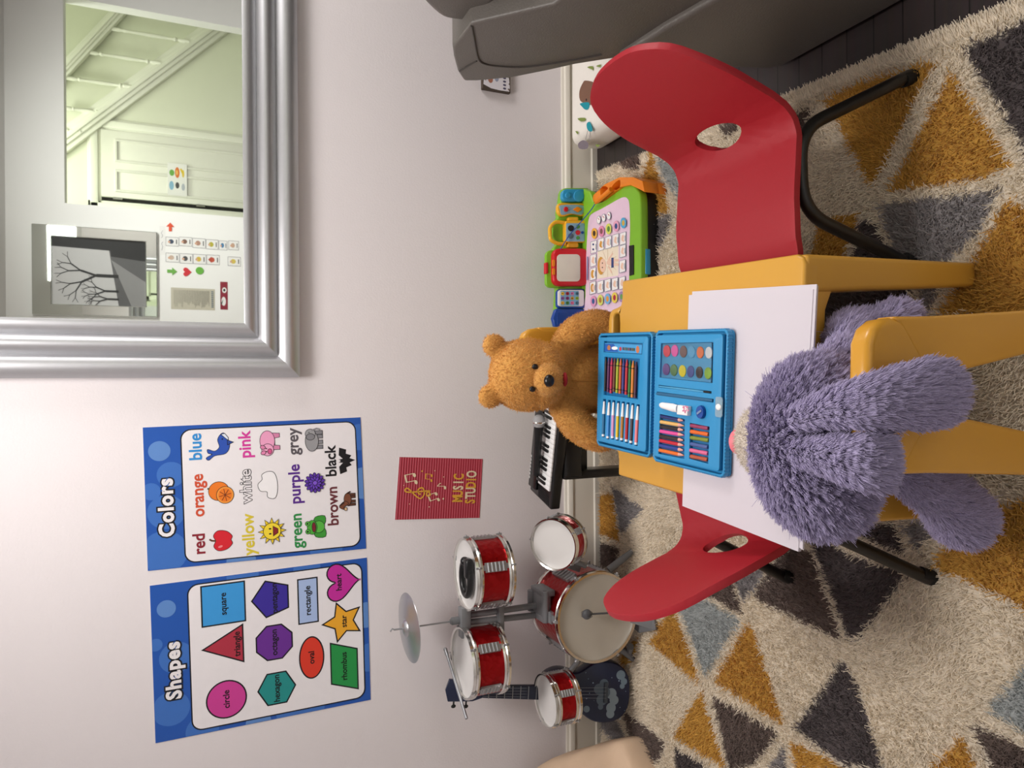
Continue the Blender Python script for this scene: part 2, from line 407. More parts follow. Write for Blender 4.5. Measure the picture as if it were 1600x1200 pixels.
bm = B(); bb(bm, (x0, YH + .002, .01), (x0 + .03, YH + .006, zt)); struct('gap_shade_strip', bm, mat('gap_shade', '#171512', .9))  # dark strip painted in for the shade between door and architrave
# staircase: sloping string, handrail and turned balusters
st = thing('staircase', 'white staircase with sloping string, turned balusters and handrail, seen in the wall mirror', 'staircase', (1.2, YH, 0))
def vrail(a, b, w, dep, d, name):
    p, q = vh(*a, d), vh(*b, d); dx = (q - p).normalized(); up = Vector((-dx.z, 0, dx.x)); up = up if up.z > 0 else -up
    p = p - dx * .25; q = q + dx * .6
    bm = B()
    for k, (ww, dd) in enumerate(((w, dep), (w * .55, dep + .02), (w * .2, dep + .035))):
        prism(bm, [p - up * ww / 2, q - up * ww / 2, q + up * ww / 2, p + up * ww / 2], (0, dd, 0))
    add(name, bm, HALLT, st, bevel=.005)
vrail((110, 215), (340, 45), .16, .05, 0, 'string_board')
vrail((105, 109), (194, 13), .09, .06, .04, 'handrail')
for (ax, ay, bx, by) in ((168, 40, 290, 69), (135, 74, 245, 106), (105, 121, 200, 137), (107, 170, 155, 176), (108, 204, 120, 206), (196, 10, 330, 40)):
    p, q = vh(ax, ay, .05), vh(bx, by, .05); x = (p.x + q.x) / 2; zt2, zb = p.z + .03, q.z - .03; L = zt2 - zb
    prf = [(.0, 0), (.017, 0), (.017, .12), (.009, .14), (.019, .17), (.010, .20), (.015, .3), (.017, .45), (.011, .72), (.018, .76), (.010, .79), (.017, .83), (.017, 1), (0, 1)]
    bm = B(); lathe(bm, [(r, zb + t * L) for r, t in prf], Matrix.Translation((x, YH + .06, 0)), 14); add('baluster', bm, HALLT, st)
# things pinned up opposite the mirror
def flatY(origin, side=1, eps=5e-5):                      # sheet on a wall facing +Y: u runs towards -X as one reads it
    o = Vector(origin); return lambda u, v, h: o + Vector((-u, h * side, v))
def colm(h, rough=.55, n=None): return mat('print_' + h.strip('#'), h, rough, var=.03, vs=40)
PW = colm('#f1f0ee')
BLK = colm('#15141a')
def sheet_v(name, label, cat, px, draw, W=None, group=None, base=PW, th=.0012, d=0.0):
    """px: two opposite image corners (in the looking-glass); draw(F, w, h)"""
    a, b = vw(*px[0], 3.3 - d), vw(*px[1], 3.3 - d); xa, xb = sorted((a.x, b.x)); za, zb = sorted((a.z, b.z)); w, h = xb - xa, zb - za
    y = YF + d; fr = lambda u, v, hh: Vector((xb - u, y + th + hh, za + v))
    F = Flat(fr, 8e-5); F.poly([(0, 0), (w, 0), (w, h), (0, h)], base); draw(F, w, h); bb(F.bm, (xa, y, za), (xb, y + th, zb), mi=F.mi(base))
    o = F.done(name, origin=((xa + xb) / 2, y, za)); return tag(o, label, cat, group)
# framed winter-tree print with a looking-glass border
fa, fb = vw(50, 350), vw(247, 497); fxa, fxb, fza, fzb = fa.x - (fa.x - fb.x), fa.x, fb.z, fa.z
MIRR = mat('mirror_silver', '#e4e8e2', 0.015, 1.0, var=0.0)
pic = thing('framed_picture', 'black and white bare-tree picture in a mirrored frame, seen in the wall mirror', 'picture', ((fxa + fxb) / 2, YF, fza))
bw = .075
bm = B(); prism(bm, [(fxa, YF + .005, fza), (fxb, YF + .005, fza), (fxb, YF + .005, fzb), (fxa, YF + .005, fzb)], (0, .025, 0), holes=[[(fxa + bw, YF + .005, fza + bw), (fxb - bw, YF + .005, fza + bw), (fxb - bw, YF + .005, fzb - bw * 1.5), (fxa + bw, YF + .005, fzb - bw * 1.5)]])
add('mirrored_border', bm, MIRR, pic, smooth=False, bevel=.006)
G1, G2, G3, G4 = colm('#c9c9c9'), colm('#1c1c1d'), colm('#5b5b5c'), colm('#8c8c8c')
w, h = fxb - fxa - 2 * bw, fzb - fza - bw * 2.5
F = Flat(lambda u, v, hh: Vector((fxb - bw - u, YF + .012 + hh, fza + bw + v)), 8e-5)
F.poly([(0, 0), (w, 0), (w, h), (0, h)], G1); F.poly([(0, 0), (w, 0), (w, h * .3), (0, h * .42)], G3)
F.poly([(w * .62, 0), (w, 0), (w, h * .16), (w * .3, h * .38)], G4); F.poly([(0, 0), (w * .3, 0), (w * .25, h * .38), (0, h * .4)], G2)
F.poly([(0, h * .12), (w * .17, h * .2), (w * .14, h), (0, h)], G2)
def branch(x, y, a, L, wd, n):
    x2, y2 = x + math.cos(a) * L, y + math.sin(a) * L; F.line([(x, y), (x2, y2)], wd, G2)
    if n: [branch(x2, y2, a + da + random.uniform(-.15, .15), L * .72, wd * .62, n - 1) for da in (-.45, .4)]
for bx, sc in ((.55, 1), (.78, .6), (.9, .5)): branch(w * bx, h * .3, PI / 2, h * .24 * sc, w * .05 * sc, 4)
F.done('print', pic)
# timetable cards, magnets and notes on the white board of wall beside it
def cardraw(i):
    cs = ['#3c4a63', '#7a5a4a', '#b48c78', '#b9b23c', '#3f7fae', '#c9a78f', '#cbb3a0', '#4a4a4c', '#d3b64a', '#c4523a', '#d8c25a']
    def d(F, w, h):
        F.line([(0, 0), (w, 0), (w, h), (0, h)], w * .05, colm('#5c5c66'), True)
        F.oval(w * .5, h * .58, w * .26, h * .2, colm(cs[i % 11])); F.oval(w * .55, h * .74, w * .12, h * .1, colm('#d9a98c')); F.line([(w * .25, h * .16), (w * .75, h * .16)], h * .07, BLK)
        if i == 9: F.poly([(w * .15, h * .62), (w * .85, h * .62), (w * .5, h * .9)], colm('#b5452f'))
    return d
CARD = 'small white picture card pinned in the row of cards seen in the mirror'
row1 = [((259, 370), (279, 385)), ((280, 370), (300, 385)), ((301, 372), (321, 388)), ((322, 374), (341, 390)), ((342, 376), (355, 391)), ((357, 376), (373, 391))]
row2 = [((259, 395), (280, 410)), ((281, 396), (301, 412)), ((302, 397), (322, 413)), ((323, 398), (343, 414)), ((356, 401), (376, 416))]
lab1 = ['picture card with a dark blue figure, just below the red arrow in the mirror', 'picture card with a seated brown figure, second below the red arrow in the mirror', 'pale picture card with a face, third below the red arrow in the mirror', 'picture card with a yellow-green face, fourth below the red arrow in the mirror', 'picture card with a blue hat, fifth below the red arrow in the mirror', 'picture card half cut off by the mirror frame, foot of the longer column']
lab2 = ['picture card with a beige hand, topmost of the shorter card column in the mirror', 'picture card with a black drawing, second in the shorter column in the mirror', 'picture card with a yellow and dark drawing, above the red-roofed house card in the mirror', 'picture card with a red-roofed house, fourth in the shorter column in the mirror', 'separate yellow picture card cut off by the mirror frame below the house card']
for i, (r, lb) in enumerate(zip(row1 + row2, lab1 + lab2)): sheet_v('picture_card', lb, 'card', r, cardraw(i), group='picture timetable cards in the mirror')
sheet_v('name_strip', 'white paper strip with handwriting along the top of the picture cards in the mirror', 'paper', ((249, 353), (258, 398)), lambda F, w, h: (F.line([(w * .15, h * .4), (w * .25, h * .65), (w * .33, h * .4), (w * .42, h * .62)], h * .07, colm('#5a6670')), F.line([(w * .55, h * .4), (w * .62, h * .62), (w * .72, h * .42), (w * .85, h * .6)], h * .07, colm('#5a6670'))))
def shape_v(name, label, c, r, kind, col):
    p = vw(*c); y = YF; k = 1.35 * r
    if kind == 'arrow_left': pts = [(.9, .3), (-.1, .3), (-.1, .8), (-1, 0), (-.1, -.8), (-.1, -.3), (.9, -.3)]
    if kind == 'arrow_down': pts = [(.35, 1), (.35, 0), (.85, 0), (0, -1), (-.85, 0), (-.35, 0), (-.35, 1)]
    if kind == 'circle': pts = ellipse(0, 0, .9, .9)
    if kind == 'heart': pts = [(.05 * 16 * math.sin(t) ** 3 * 1.2, .06 * (13 * math.cos(t) - 5 * math.cos(2 * t) - 2 * math.cos(3 * t) - math.cos(4 * t))) for t in [2 * PI * i / 30 for i in range(30)]]
    bm = B(); prism(bm, [(p.x - q[0] * k, y, p.z + q[1] * k) for q in pts], (0, .005, 0)); tag(add(name, bm, mat('magnet_' + col, col, .4), origin=(p.x, y, p.z), smooth=False), label, 'magnet', 'shape markers in the mirror')
shape_v('arrow_marker', 'red arrow marker above the picture cards, seen in the mirror', (266, 355), .024, 'arrow_left', '#e2532f')
shape_v('arrow_marker', 'green arrow marker beside the picture cards, seen in the mirror', (269, 424), .024, 'arrow_down', '#6fb04a')
shape_v('heart_marker', 'red heart marker between green arrow and green disc, seen in the mirror', (292, 425), .024, 'heart', '#d5303a')
shape_v('disc_marker', 'round green marker beside the red heart, seen in the mirror', (312, 423), .022, 'circle', '#6db545')
def listdraw(F, w, h):
    for i in range(34): F.line([(w * .1, h * (.93 - i * .024)), (w * (.62 + .3 * random.random()), h * (.93 - i * .024))], h * .006, colm('#6f706c'))
    for i in range(9): F.line([(w * (.1 + .09 * i), h * .06), (w * (.15 + .09 * i), h * .06)], h * .05, colm('#70808c'))
sheet_v('printed_list', 'beige sheet of close printed lines on the wall below the markers, seen in the mirror', 'paper', ((267, 449), (336, 485)), listdraw, base=colm('#c9c4b2'))
def reddraw(F, w, h):
    F.oval(w * .7, h * .55, w * .16, h * .3, PW); F.oval(w * .3, h * .45, w * .1, h * .3, PW); F.oval(w * .3, h * .45, w * .05, h * .15, BLK); F.poly([(w * .62, h * .6), (w * .8, h * .75), (w * .8, h * .95)], colm('#2f5a48'))
sheet_v('red_card', 'dark red card with white shapes near the mirror frame corner, seen in the mirror', 'card', ((344, 440), (356, 484)), reddraw, base=colm('#8f2436'))
def animdraw(F, w, h):
    F.oval(w * .3, h * .78, w * .1, h * .13, colm('#6fae4a')); F.oval(w * .7, h * .8, w * .14, h * .12, colm('#8bb9d6')); F.oval(w * .28, h * .5, w * .17, h * .12, colm('#e0762c')); F.oval(w * .28, h * .52, w * .08, h * .05, colm('#f4c36a'))
    F.oval(w * .68, h * .5, w * .1, h * .1, colm('#4a4a4a')); F.oval(w * .3, h * .2, w * .12, h * .06, colm('#e8c938')); F.line([(w * .3, h * .2), (w * .15, h * .33)], w * .06, colm('#e8c938')); F.oval(w * .72, h * .2, w * .11, h * .09, colm('#b9bfcb'))
p0, p1 = vh(262, 304, .05), vh(292, 257, .05); th = .05
F = Flat(lambda u, v, hh: Vector((max(p0.x, p1.x) - u, YH + .046 + hh, min(p0.z, p1.z) + v)), 8e-5); w, h = abs(p0.x - p1.x), abs(p0.z - p1.z)
F.poly([(0, 0), (w, 0), (w, h), (0, h)], PW); animdraw(F, w, h)
tag(F.done('animal_picture', origin=((p0.x + p1.x) / 2, YH + .03, min(p0.z, p1.z))), 'paper with six coloured animals on the panelled door, seen in the mirror', 'picture')

# ================================================================== mirror on the back wall
mx0, mz0, mx1, mz1 = .026, 1.066, 1.45, 2.05       # outer edges
FW = .176
mir = thing('wall_mirror', 'large wall mirror in a wide ridged silver frame on the white wall', 'mirror', ((mx0 + mx1) / 2, 0, mz0))
SILV = mat('silver_frame', '#c6c7cb', 0.42, 0.85, var=.03, vs=60)
rprof = [(0, -.004), (0, -.03)]
for k, (a, b, hh) in enumerate(((0, .064, .052), (.064, .12, .056), (.12, FW, .05))):
    for i in range(9):
        t = i / 8; rprof.append((a + (b - a) * t, -(.034 + (hh - .034) * math.sin(PI * min(1, max(0, t))) ** .8)))
rprof.append((FW, -.03)); rprof.append((FW, -.004))
corners = [((mx0, mz0), (1, 1)), ((mx1, mz0), (-1, 1)), ((mx1, mz1), (-1, -1)), ((mx0, mz1), (1, -1))]
for k in range(4):                                    # four mitred lengths
    (a, sa), (b, sb) = corners[k], corners[(k + 1) % 4]
    bm = B(); A = [bm.verts.new((a[0] + sa[0] * d, y, a[1] + sa[1] * d)) for d, y in rprof]; Bv = [bm.verts.new((b[0] + sb[0] * d, y, b[1] + sb[1] * d)) for d, y in rprof]
    for i in range(len(A) - 1): bm.faces.new((A[i], Bv[i], Bv[i + 1], A[i + 1]))
    bm.faces.new((A[0], A[-1], Bv[-1], Bv[0])); bm.faces.new(A[::-1]); bm.faces.new(Bv)
    add('frame_moulding', bm, SILV, mir, sharp=30)
bm = B(); bb(bm, (mx0 + FW - .02, YM + .001, mz0 + FW - .02), (mx1 - FW + .02, -.006, mz1 - FW + .02))
box_m = [MIRR, mat('mirror_backing', '#3a3a3a', .8)]
add('looking_glass', bm, MIRR, mir, smooth=False)

# ================================================================== posters
def onwall(tl, tr, br, bl, th=.0015):
    TL, TR, BR, BL = [wl(*p, 0) for p in (tl, tr, br, bl)]
    W_ = ((TR - TL).length + (BR - BL).length) / 2; H_ = ((TL - BL).length + (TR - BR).length) / 2
    def fr(u, v, h):
        a, b = u / W_, v / H_; p = (BL * (1 - a) + BR * a) * (1 - b) + (TL * (1 - a) + TR * a) * b
        return p + Vector((0, -th - h, 0))
    return fr, W_, H_
POSTB = colm('#2257b0', .35); POSTB2 = colm('#3f72c2', .35); POSTB3 = colm('#5f8bcb', .35); POSTW = colm('#f0ecef', .4); OUT = colm('#0d0d14')
def poster(name, label, tl, tr, br, bl, title, tx, bub):
    fr, W_, H_ = onwall(tl, tr, br, bl); F = Flat(fr, 1e-4)
    F.poly([(0, 0), (W_, 0), (W_, H_), (0, H_)], POSTB)
    def clip(pts): return [(min(max(x, .001), W_ - .001), min(max(y, .001), H_ - .001)) for x, y in pts]
    for (x, y, r, m) in bub: F.poly(clip(ellipse(x * W_, y * H_, r * W_)), m)
    F.poly(rrect(W_ * .026, H_ * .026, W_ * .974, H_ * .846, .03), OUT); F.poly(rrect(W_ * .034, H_ * .032, W_ * .966, H_ * .840, .027), POSTW)
    F.text(title, W_ * tx, H_ * .913, H_ * .088, OUT, .0062, xs=1.0, space=1.12); F.text(title, W_ * tx, H_ * .913, H_ * .088, POSTW, .0022, xs=1.0, space=1.12)
    def end():
        bb(F.bm, (0, 0, 0), (0, 0, 0)) if False else None
        q = [fr(0, 0, 0), fr(W_, 0, 0), fr(W_, H_, 0), fr(0, H_, 0)]; prism(F.bm, [Vector((p.x, -.0004, p.z)) for p in q], (0, -.0011, 0), mi=F.mi(POSTW))
        c = fr(W_ / 2, 0, 0); return tag(F.done(name, origin=(c.x, 0, c.z)), label, 'poster')
    return F, W_, H_, fr, end
# poster of shapes: pieces are given by where they sit on the sheet (u, v as fractions)
F, W_, H_, fr, end = poster('shapes_poster', 'blue bordered poster headed Shapes, the left one of the pair', (243, 1161), (234, 915), (573, 871), (579, 1093), 'Shapes', .44, [(.2, .93, .11, POSTB2), (.52, .9, .1, POSTB2), (.84, .935, .055, POSTB3), (.62, .985, .04, POSTB2), (.02, .8, .1, POSTB2), (.03, .35, .16, POSTB2), (.0, .55, .08, POSTB3), (.98, .3, .09, POSTB2), (.3, .0, .1, POSTB2), (.6, .01, .09, POSTB3), (.99, .6, .1, POSTB2)])
LAB = colm('#050307')
A4 = W_ / H_
def sh(pts, c, lw=.0042): F.k = 17; F.poly(pts, OUT); cx = sum(p[0] for p in pts) / len(pts); cy = sum(p[1] for p in pts) / len(pts); F.poly(inset(pts, lw), colm(c))
def inset(pts, d):
    P = [Vector(p) for p in pts]; n = len(P); out = []; ar = sum(P[i].x * P[(i + 1) % n].y - P[(i + 1) % n].x * P[i].y for i in range(n)); s = 1 if ar > 0 else -1
    for i in range(n):
        a, b, c = P[i - 1], P[i], P[(i + 1) % n]; d1 = (b - a).normalized(); d2 = (c - b).normalized()
        n1, n2 = Vector((-d1.y, d1.x)) * s, Vector((-d2.y, d2.x)) * s; m = (n1 + n2); L = max(.3, m.length_squared / 2); out.append(tuple(b + m * (d / L)))
    return out
def reg(cx, cy, r, n, a0=PI / 2, sx=1.0): return [(cx + r * sx * math.cos(a0 + 2 * PI * i / n), cy + r * math.sin(a0 + 2 * PI * i / n)) for i in range(n)]
def g(u, v): return (u * W_, v * H_)
q = g(.195, .69); sh(ellipse(*q, W_ * .125, W_ * .125, 0, 40), '#cf3f97'); F.text('circle', *q, H_ * .040, LAB, .0006)
q = g(.545, .69); sh([(q[0] - W_ * .13, q[1] - H_ * .085), (q[0] + W_ * .13, q[1] - H_ * .085), (q[0] - W_ * .005, q[1] + H_ * .105)], '#b03044'); F.text('triangle', q[0], q[1] - H_ * .055, H_ * .040, LAB, .0006)
q = g(.82, .69); r = W_ * .135; sh([(q[0] - r, q[1] - r), (q[0] + r, q[1] - r), (q[0] + r, q[1] + r), (q[0] - r, q[1] + r)], '#3b9be0'); F.text('square', *q, H_ * .040, LAB, .0006)
q = g(.205, .46); sh(reg(*q, W_ * .125, 6, PI / 2, 1.0), '#1f8f8c'); F.text('hexagon', *q, H_ * .040, LAB, .0006)
q = g(.515, .465); sh(reg(*q, W_ * .128, 8, PI / 8), '#6a2c94'); F.text('octagon', *q, H_ * .040, LAB, .0006)
q = g(.81, .47); sh(reg(*q, W_ * .133, 5), '#3a2a9a'); F.text('pentagon', q[0], q[1] - H_ * .012, H_ * .040, LAB, .0006)
q = g(.37, .29); sh(ellipse(*q, W_ * .145, H_ * .062, 0, 40), '#dc3a26'); F.text('oval', *q, H_ * .040, LAB, .0006)
q = g(.76, .30); sh([(q[0] - W_ * .155, q[1] - H_ * .05), (q[0] + W_ * .155, q[1] - H_ * .05), (q[0] + W_ * .155, q[1] + H_ * .05), (q[0] - W_ * .155, q[1] + H_ * .05)], '#a9bfe8'); F.text('rectangle', *q, H_ * .040, LAB, .0006)
q = g(.27, .13); sh([(q[0] - W_ * .18, q[1] - H_ * .07), (q[0] + W_ * .11, q[1] - H_ * .07), (q[0] + W_ * .18, q[1] + H_ * .07), (q[0] - W_ * .11, q[1] + H_ * .07)], '#219447'); F.text('rhombus', *q, H_ * .040, LAB, .0006)
q = g(.58, .13); sh([(q[0] + W_ * .15 * (1 if i % 2 == 0 else .5) * math.cos(PI / 2 + i * PI / 5), q[1] + W_ * .15 * (1 if i % 2 == 0 else .5) * math.sin(PI / 2 + i * PI / 5)) for i in range(10)], '#eeab2a'); F.text('star', q[0], q[1] - H_ * .005, H_ * .040, LAB, .0006)
q = g(.855, .135); k = W_ * .0083; sh([(q[0] + k * 16 * math.sin(t) ** 3, q[1] + k * (13 * math.cos(t) - 5 * math.cos(2 * t) - 2 * math.cos(3 * t) - math.cos(4 * t))) for t in [2 * PI * i / 44 for i in range(44)]], '#c62a9d'); F.text('heart', q[0], q[1] + H_ * .01, H_ * .040, LAB, .0006)
end()
# poster of colours
F, W_, H_, fr, end = poster('colors_poster', 'blue bordered poster headed Colors, with an animal or fruit under each word', (231, 892), (223, 668), (563, 652), (572, 857), 'Colors', .43, [(.12, .93, .15, POSTB2), (.4, .915, .12, POSTB2), (.83, .935, .07, POSTB3), (.55, .975, .06, POSTB2), (.66, .89, .09, POSTB2), (.02, .2, .12, POSTB2), (.0, .6, .1, POSTB3), (.5, .0, .12, POSTB3), (.85, .01, .1, POSTB2)])
TS = H_ * .088
def word(t, u, v, c, s=1.0, outline=False):
    F.k = 17
    if outline: F.text(t, u * W_, v * H_, TS * s, OUT, .0020, xs=.98); F.text(t, u * W_, v * H_, TS * s, POSTW, .0003, xs=.98)
    else: F.text(t, u * W_, v * H_, TS * s, colm(c), .0011, xs=.98)
word('red', .155, .78, '#8c1f30', .85); word('orange', .50, .778, '#d2502f', .85); word('blue', .845, .78, '#2f8fd6', .88)
word('yellow', .19, .562, '#dcc83a', .88); word('white', .54, .565, '#ffffff', .85, True); word('pink', .84, .562, '#d83fa0', .88)
word('green', .185, .338, '#2c8f48', .88); word('purple', .53, .338, '#5a2a8e', .88); word('grey', .845, .338, '#5b565c', .88)
word('brown', .345, .158, '#6b3138', .86); word('black', .68, .158, '#161419', .86)
def dr(u, v, s):
    F.k = 17                                     # little drawings: local units -> sheet
    cx, cy, k = u * W_, v * H_, s * W_
    class D:
        def e(_, x, y, rx, ry, c, rot=0, o=True): F.oval(cx + x * k, cy + y * k, rx * k, ry * k, colm(c), rot, OUT if o else None, .0016)
        def p(_, pts, c, o=True, sm=0):
            P = [(cx + a * k, cy + b * k) for a, b in pts]; P = cat2(P, sm) if sm else P
            if o: F.poly(inset(P, -.0016), OUT)
            F.poly(P, colm(c))
        def l(_, pts, w, c='#0d0d14'): F.line([(cx + a * k, cy + b * k) for a, b in pts], w * k, colm(c))
    return D()
d = dr(.165, .677, .078); d.p([(0, .62), (-.5, .78), (-.9, .4), (-.8, -.3), (-.35, -.75), (0, -.65), (.35, -.75), (.8, -.3), (.9, .4), (.5, .78)], '#d8202f', sm=4); d.l([(0, .6), (.06, .95), (.2, 1.15)], .16, '#5e3a22'); d.e(-.55, .25, .1, .2, '#f08a90', .3, False)
d = dr(.51, .677, .082); d.e(.12, .2, .8, .8, '#ee7d22'); d.e(-.25, -.3, .72, .68, '#f39a3c'); d.e(-.25, -.3, .58, .54, '#ee7d22', 0, False); d.l([(.35, .95), (.42, 1.1)], .14, '#4b4a22')
for i in range(4): a = i * PI / 4 + .2; d.l([(-.25 + .55 * math.cos(a), -.3 + .5 * math.sin(a)), (-.25 - .55 * math.cos(a), -.3 - .5 * math.sin(a))], .05, '#7a3410')
d = dr(.85, .68, .098); d.p([(-.75, .3), (-.62, -.45), (0, -.72), (.75, -.45), (.8, -.2), (.4, .05), (-.1, -.05), (-.35, .1), (-.45, .35), (-.3, .75), (-.55, .72), (-.65, .45), (-.9, .85), (-1.05, .7)][::-1], '#2a52b4', sm=4); d.p([(.8, -.42), (.75, -.2), (.35, -.62), (.5, -.64)], '#dfe6f4'); d.p([(.0, -.6), (.15, -.95), (.3, -.6)], '#23469c'); d.e(.42, -.25, .05, .05, '#101010', 0, False)
d = dr(.2, .455, .092)
for i in range(12): a = i * PI / 6; d.p([(.6 * math.cos(a - .25), .6 * math.sin(a - .25)), (1.0 * math.cos(a), 1.0 * math.sin(a)), (.6 * math.cos(a + .25), .6 * math.sin(a + .25))], '#f4d228')
d.e(0, 0, .64, .64, '#f7dc38'); d.e(-.2, .15, .06, .1, '#111111', 0, False); d.e(.2, .15, .06, .1, '#111111', 0, False); d.p([(-.35, -.1), (.35, -.1), (.15, -.42), (-.15, -.42)], '#8c2326')
d = dr(.54, .457, .1); d.p([(-1, -.3), (-.9, .15), (-.5, .2), (-.4, .65), (.05, .8), (.4, .5), (.75, .5), (.95, .1), (.85, -.3), (.3, -.5), (-.5, -.5)][::-1], '#f6f4f6', sm=5)
d = dr(.845, .457, .1); d.p([(-.5, -.3), (-.5, -.8), (-.25, -.8), (-.2, -.45), (.35, -.45), (.4, -.8), (.65, -.8), (.7, -.2)], '#d987ae'); d.e(.15, .05, .72, .5, '#eea3c8'); d.e(-.5, .05, .42, .4, '#f0a9cc'); d.e(-.62, -.1, .17, .13, '#d9588f'); d.e(-.7, .35, .12, .16, '#e287b2', .4); d.e(-.3, .38, .12, .16, '#e287b2', -.4); d.e(-.62, .14, .04, .05, '#111111', 0, False); d.e(-.4, .14, .04, .05, '#111111', 0, False)
d = dr(.2, .245, .085); d.p([(-.9, -.75), (-.2, -.7), (-.3, .1), (-.85, .05)], '#3c9a34', sm=3); d.p([(.2, -.7), (.9, -.75), (.85, .05), (.3, .1)], '#3c9a34', sm=3); d.e(0, -.2, .5, .5, '#58b944'); d.e(0, .35, .6, .4, '#4db03c'); d.e(-.35, .72, .18, .18, '#58b944'); d.e(.35, .72, .18, .18, '#58b944'); d.e(-.35, .74, .08, .08, '#101010', 0, False); d.e(.35, .74, .08, .08, '#101010', 0, False); d.e(0, .2, .4, .14, '#7a1f2c')
d = dr(.53, .243, .076)
for i in range(14): a = i * 2 * PI / 14; d.e(.62 * math.cos(a), .62 * math.sin(a), .34, .15, '#5c34a8', a)
for i in range(11): a = i * 2 * PI / 11; d.e(.34 * math.cos(a), .34 * math.sin(a), .28, .11, '#6a3fc0', a)
d.e(0, 0, .2, .2, '#8257d4')
d = dr(.845, .243, .092)
for x in (-.55, -.15, .3, .62): d.p([(x - .13, -.75), (x + .13, -.75), (x + .13, 0), (x - .13, 0)], '#85858a')
d.e(-.05, .1, .8, .5, '#9a9a9e'); d.e(.55, .2, .36, .38, '#a0a0a4'); d.e(.3, .2, .24, .32, '#85858a'); d.l([(.8, .1), (.95, -.3), (.85, -.6)], .14, '#8e8e92'); d.e(.65, .3, .04, .05, '#101010', 0, False)
d = dr(.38, .082, .068)
for x in (-.5, -.15, .35, .6): d.p([(x - .1, -.8), (x + .1, -.8), (x + .12, 0), (x - .12, 0)], '#5a3322')
d.e(.1, .05, .66, .38, '#7a4830'); d.p([(-.4, .0), (-.75, .55), (-.95, .25), (-1.0, .45), (-.7, .95), (-.35, .75), (-.1, .3)], '#7a4830', sm=3); d.e(-.95, .3, .16, .13, '#d8b488'); d.l([(.75, .1), (.95, -.3)], .16, '#3a1f14'); d.l([(-.55, .95), (-.2, .45)], .16, '#3a1f14')
d = dr(.68, .08, .1); d.p([(0, .45), (-.12, .2), (-.45, .55), (-.95, .5), (-.8, .05), (-.5, .1), (-.35, -.3), (-.15, -.15), (0, -.55), (.15, -.15), (.35, -.3), (.5, .1), (.8, .05), (.95, .5), (.45, .55), (.12, .2)][::-1], '#141216'); d.e(0, .25, .16, .2, '#141216', 0, False); d.p([(-.15, .35), (-.12, .62), (-.02, .4)], '#141216', False); d.p([(.02, .4), (.12, .62), (.15, .35)], '#141216', False)
end()
# striped red music poster
fr, W_, H_ = onwall((617, 812), (624, 714), (754, 717), (749, 809)); F = Flat(fr, 4e-5)
R1, R2, GOLD, PALE = colm('#a42a3a', .5), colm('#cf6070', .5), colm('#e2a83c', .4), colm('#ead7b4', .4)
F.poly([(0, 0), (W_, 0), (W_, H_), (0, H_)], R1)
for i in range(34): F.line([(.0005, H_ * (i + .5) / 34), (W_ - .0005, H_ * (i + .5) / 34)], H_ / 34 * .36, R2)
for i, (t, v) in enumerate((('MUSIC', .28), ('STUDIO', .125))):
    n = len(t); cs = [GOLD, GOLD, PALE, PALE, GOLD, GOLD] if i == 0 else [GOLD, PALE, PALE, GOLD, GOLD, PALE]
    for j, c in enumerate(t): F.text(c, W_ * (.51 + (j - (n - 1) / 2) * .092), H_ * v, H_ * .17, cs[j], .0015, xs=.6)
def note(u, v, s, m, two=True, rot=0.0):
    c, q = math.cos(rot), math.sin(rot); k = s * W_
    def t(x, y): return (u * W_ + (x * c - y * q) * k, v * H_ + (x * q + y * c) * k)
    F.poly([t(*p) for p in ellipse(-.45, -.6, .28, .2, .3, 16)], m); F.line([t(-.22, -.55), t(-.22, .7)], .09 * k, m)
    if two: F.poly([t(*p) for p in ellipse(.5, -.5, .28, .2, .3, 16)], m); F.line([t(.73, -.45), t(.73, .8)], .09 * k, m); F.line([t(-.26, .62), t(.77, .74)], .22 * k, m)
    else: F.line([t(-.22, .7), t(.15, .35), t(.25, .1)], .12 * k, m)
note(.64, .85, .125, PALE, True, .2); note(.67, .645, .085, GOLD, True, -.1); note(.34, .57, .11, PALE, True, .35); note(.56, .49, .105, PALE, False)
cl = [(.0, -.9), (-.25, -1.0), (-.3, -.75), (-.05, -.7), (.1, -.9), (.0, .8), (.15, 1.15), (.3, .9), (-.35, .15), (-.5, -.25), (-.1, -.5), (.35, -.3), (.2, .05), (-.12, -.02), (-.15, -.22)]
F.line(smooth_path([(W_ * .44 + a * W_ * .2, H_ * .755 + b * W_ * .2, 0) for a, b in cl], 5), W_ * .022, GOLD)
for (u, v, s, m) in ((.78, .73, .013, GOLD), (.79, .58, .009, PALE), (.69, .47, .008, PALE), (.33, .46, .014, PALE), (.2, .62, .009, PALE), (.25, .85, .007, PALE), (.55, .93, .007, PALE)): F.poly(ellipse(u * W_, v * H_, s * W_), m)
prism(F.bm, [Vector((p.x, -.0004, p.z)) for p in (fr(0, 0, 0), fr(W_, 0, 0), fr(W_, H_, 0), fr(0, H_, 0))], (0, -.0011, 0), mi=F.mi(colm('#e8dcdc')))
c = fr(W_ / 2, 0, 0); tag(F.done('music_poster', origin=(c.x, 0, c.z)), 'small striped red poster reading MUSIC STUDIO with gold notes', 'poster')
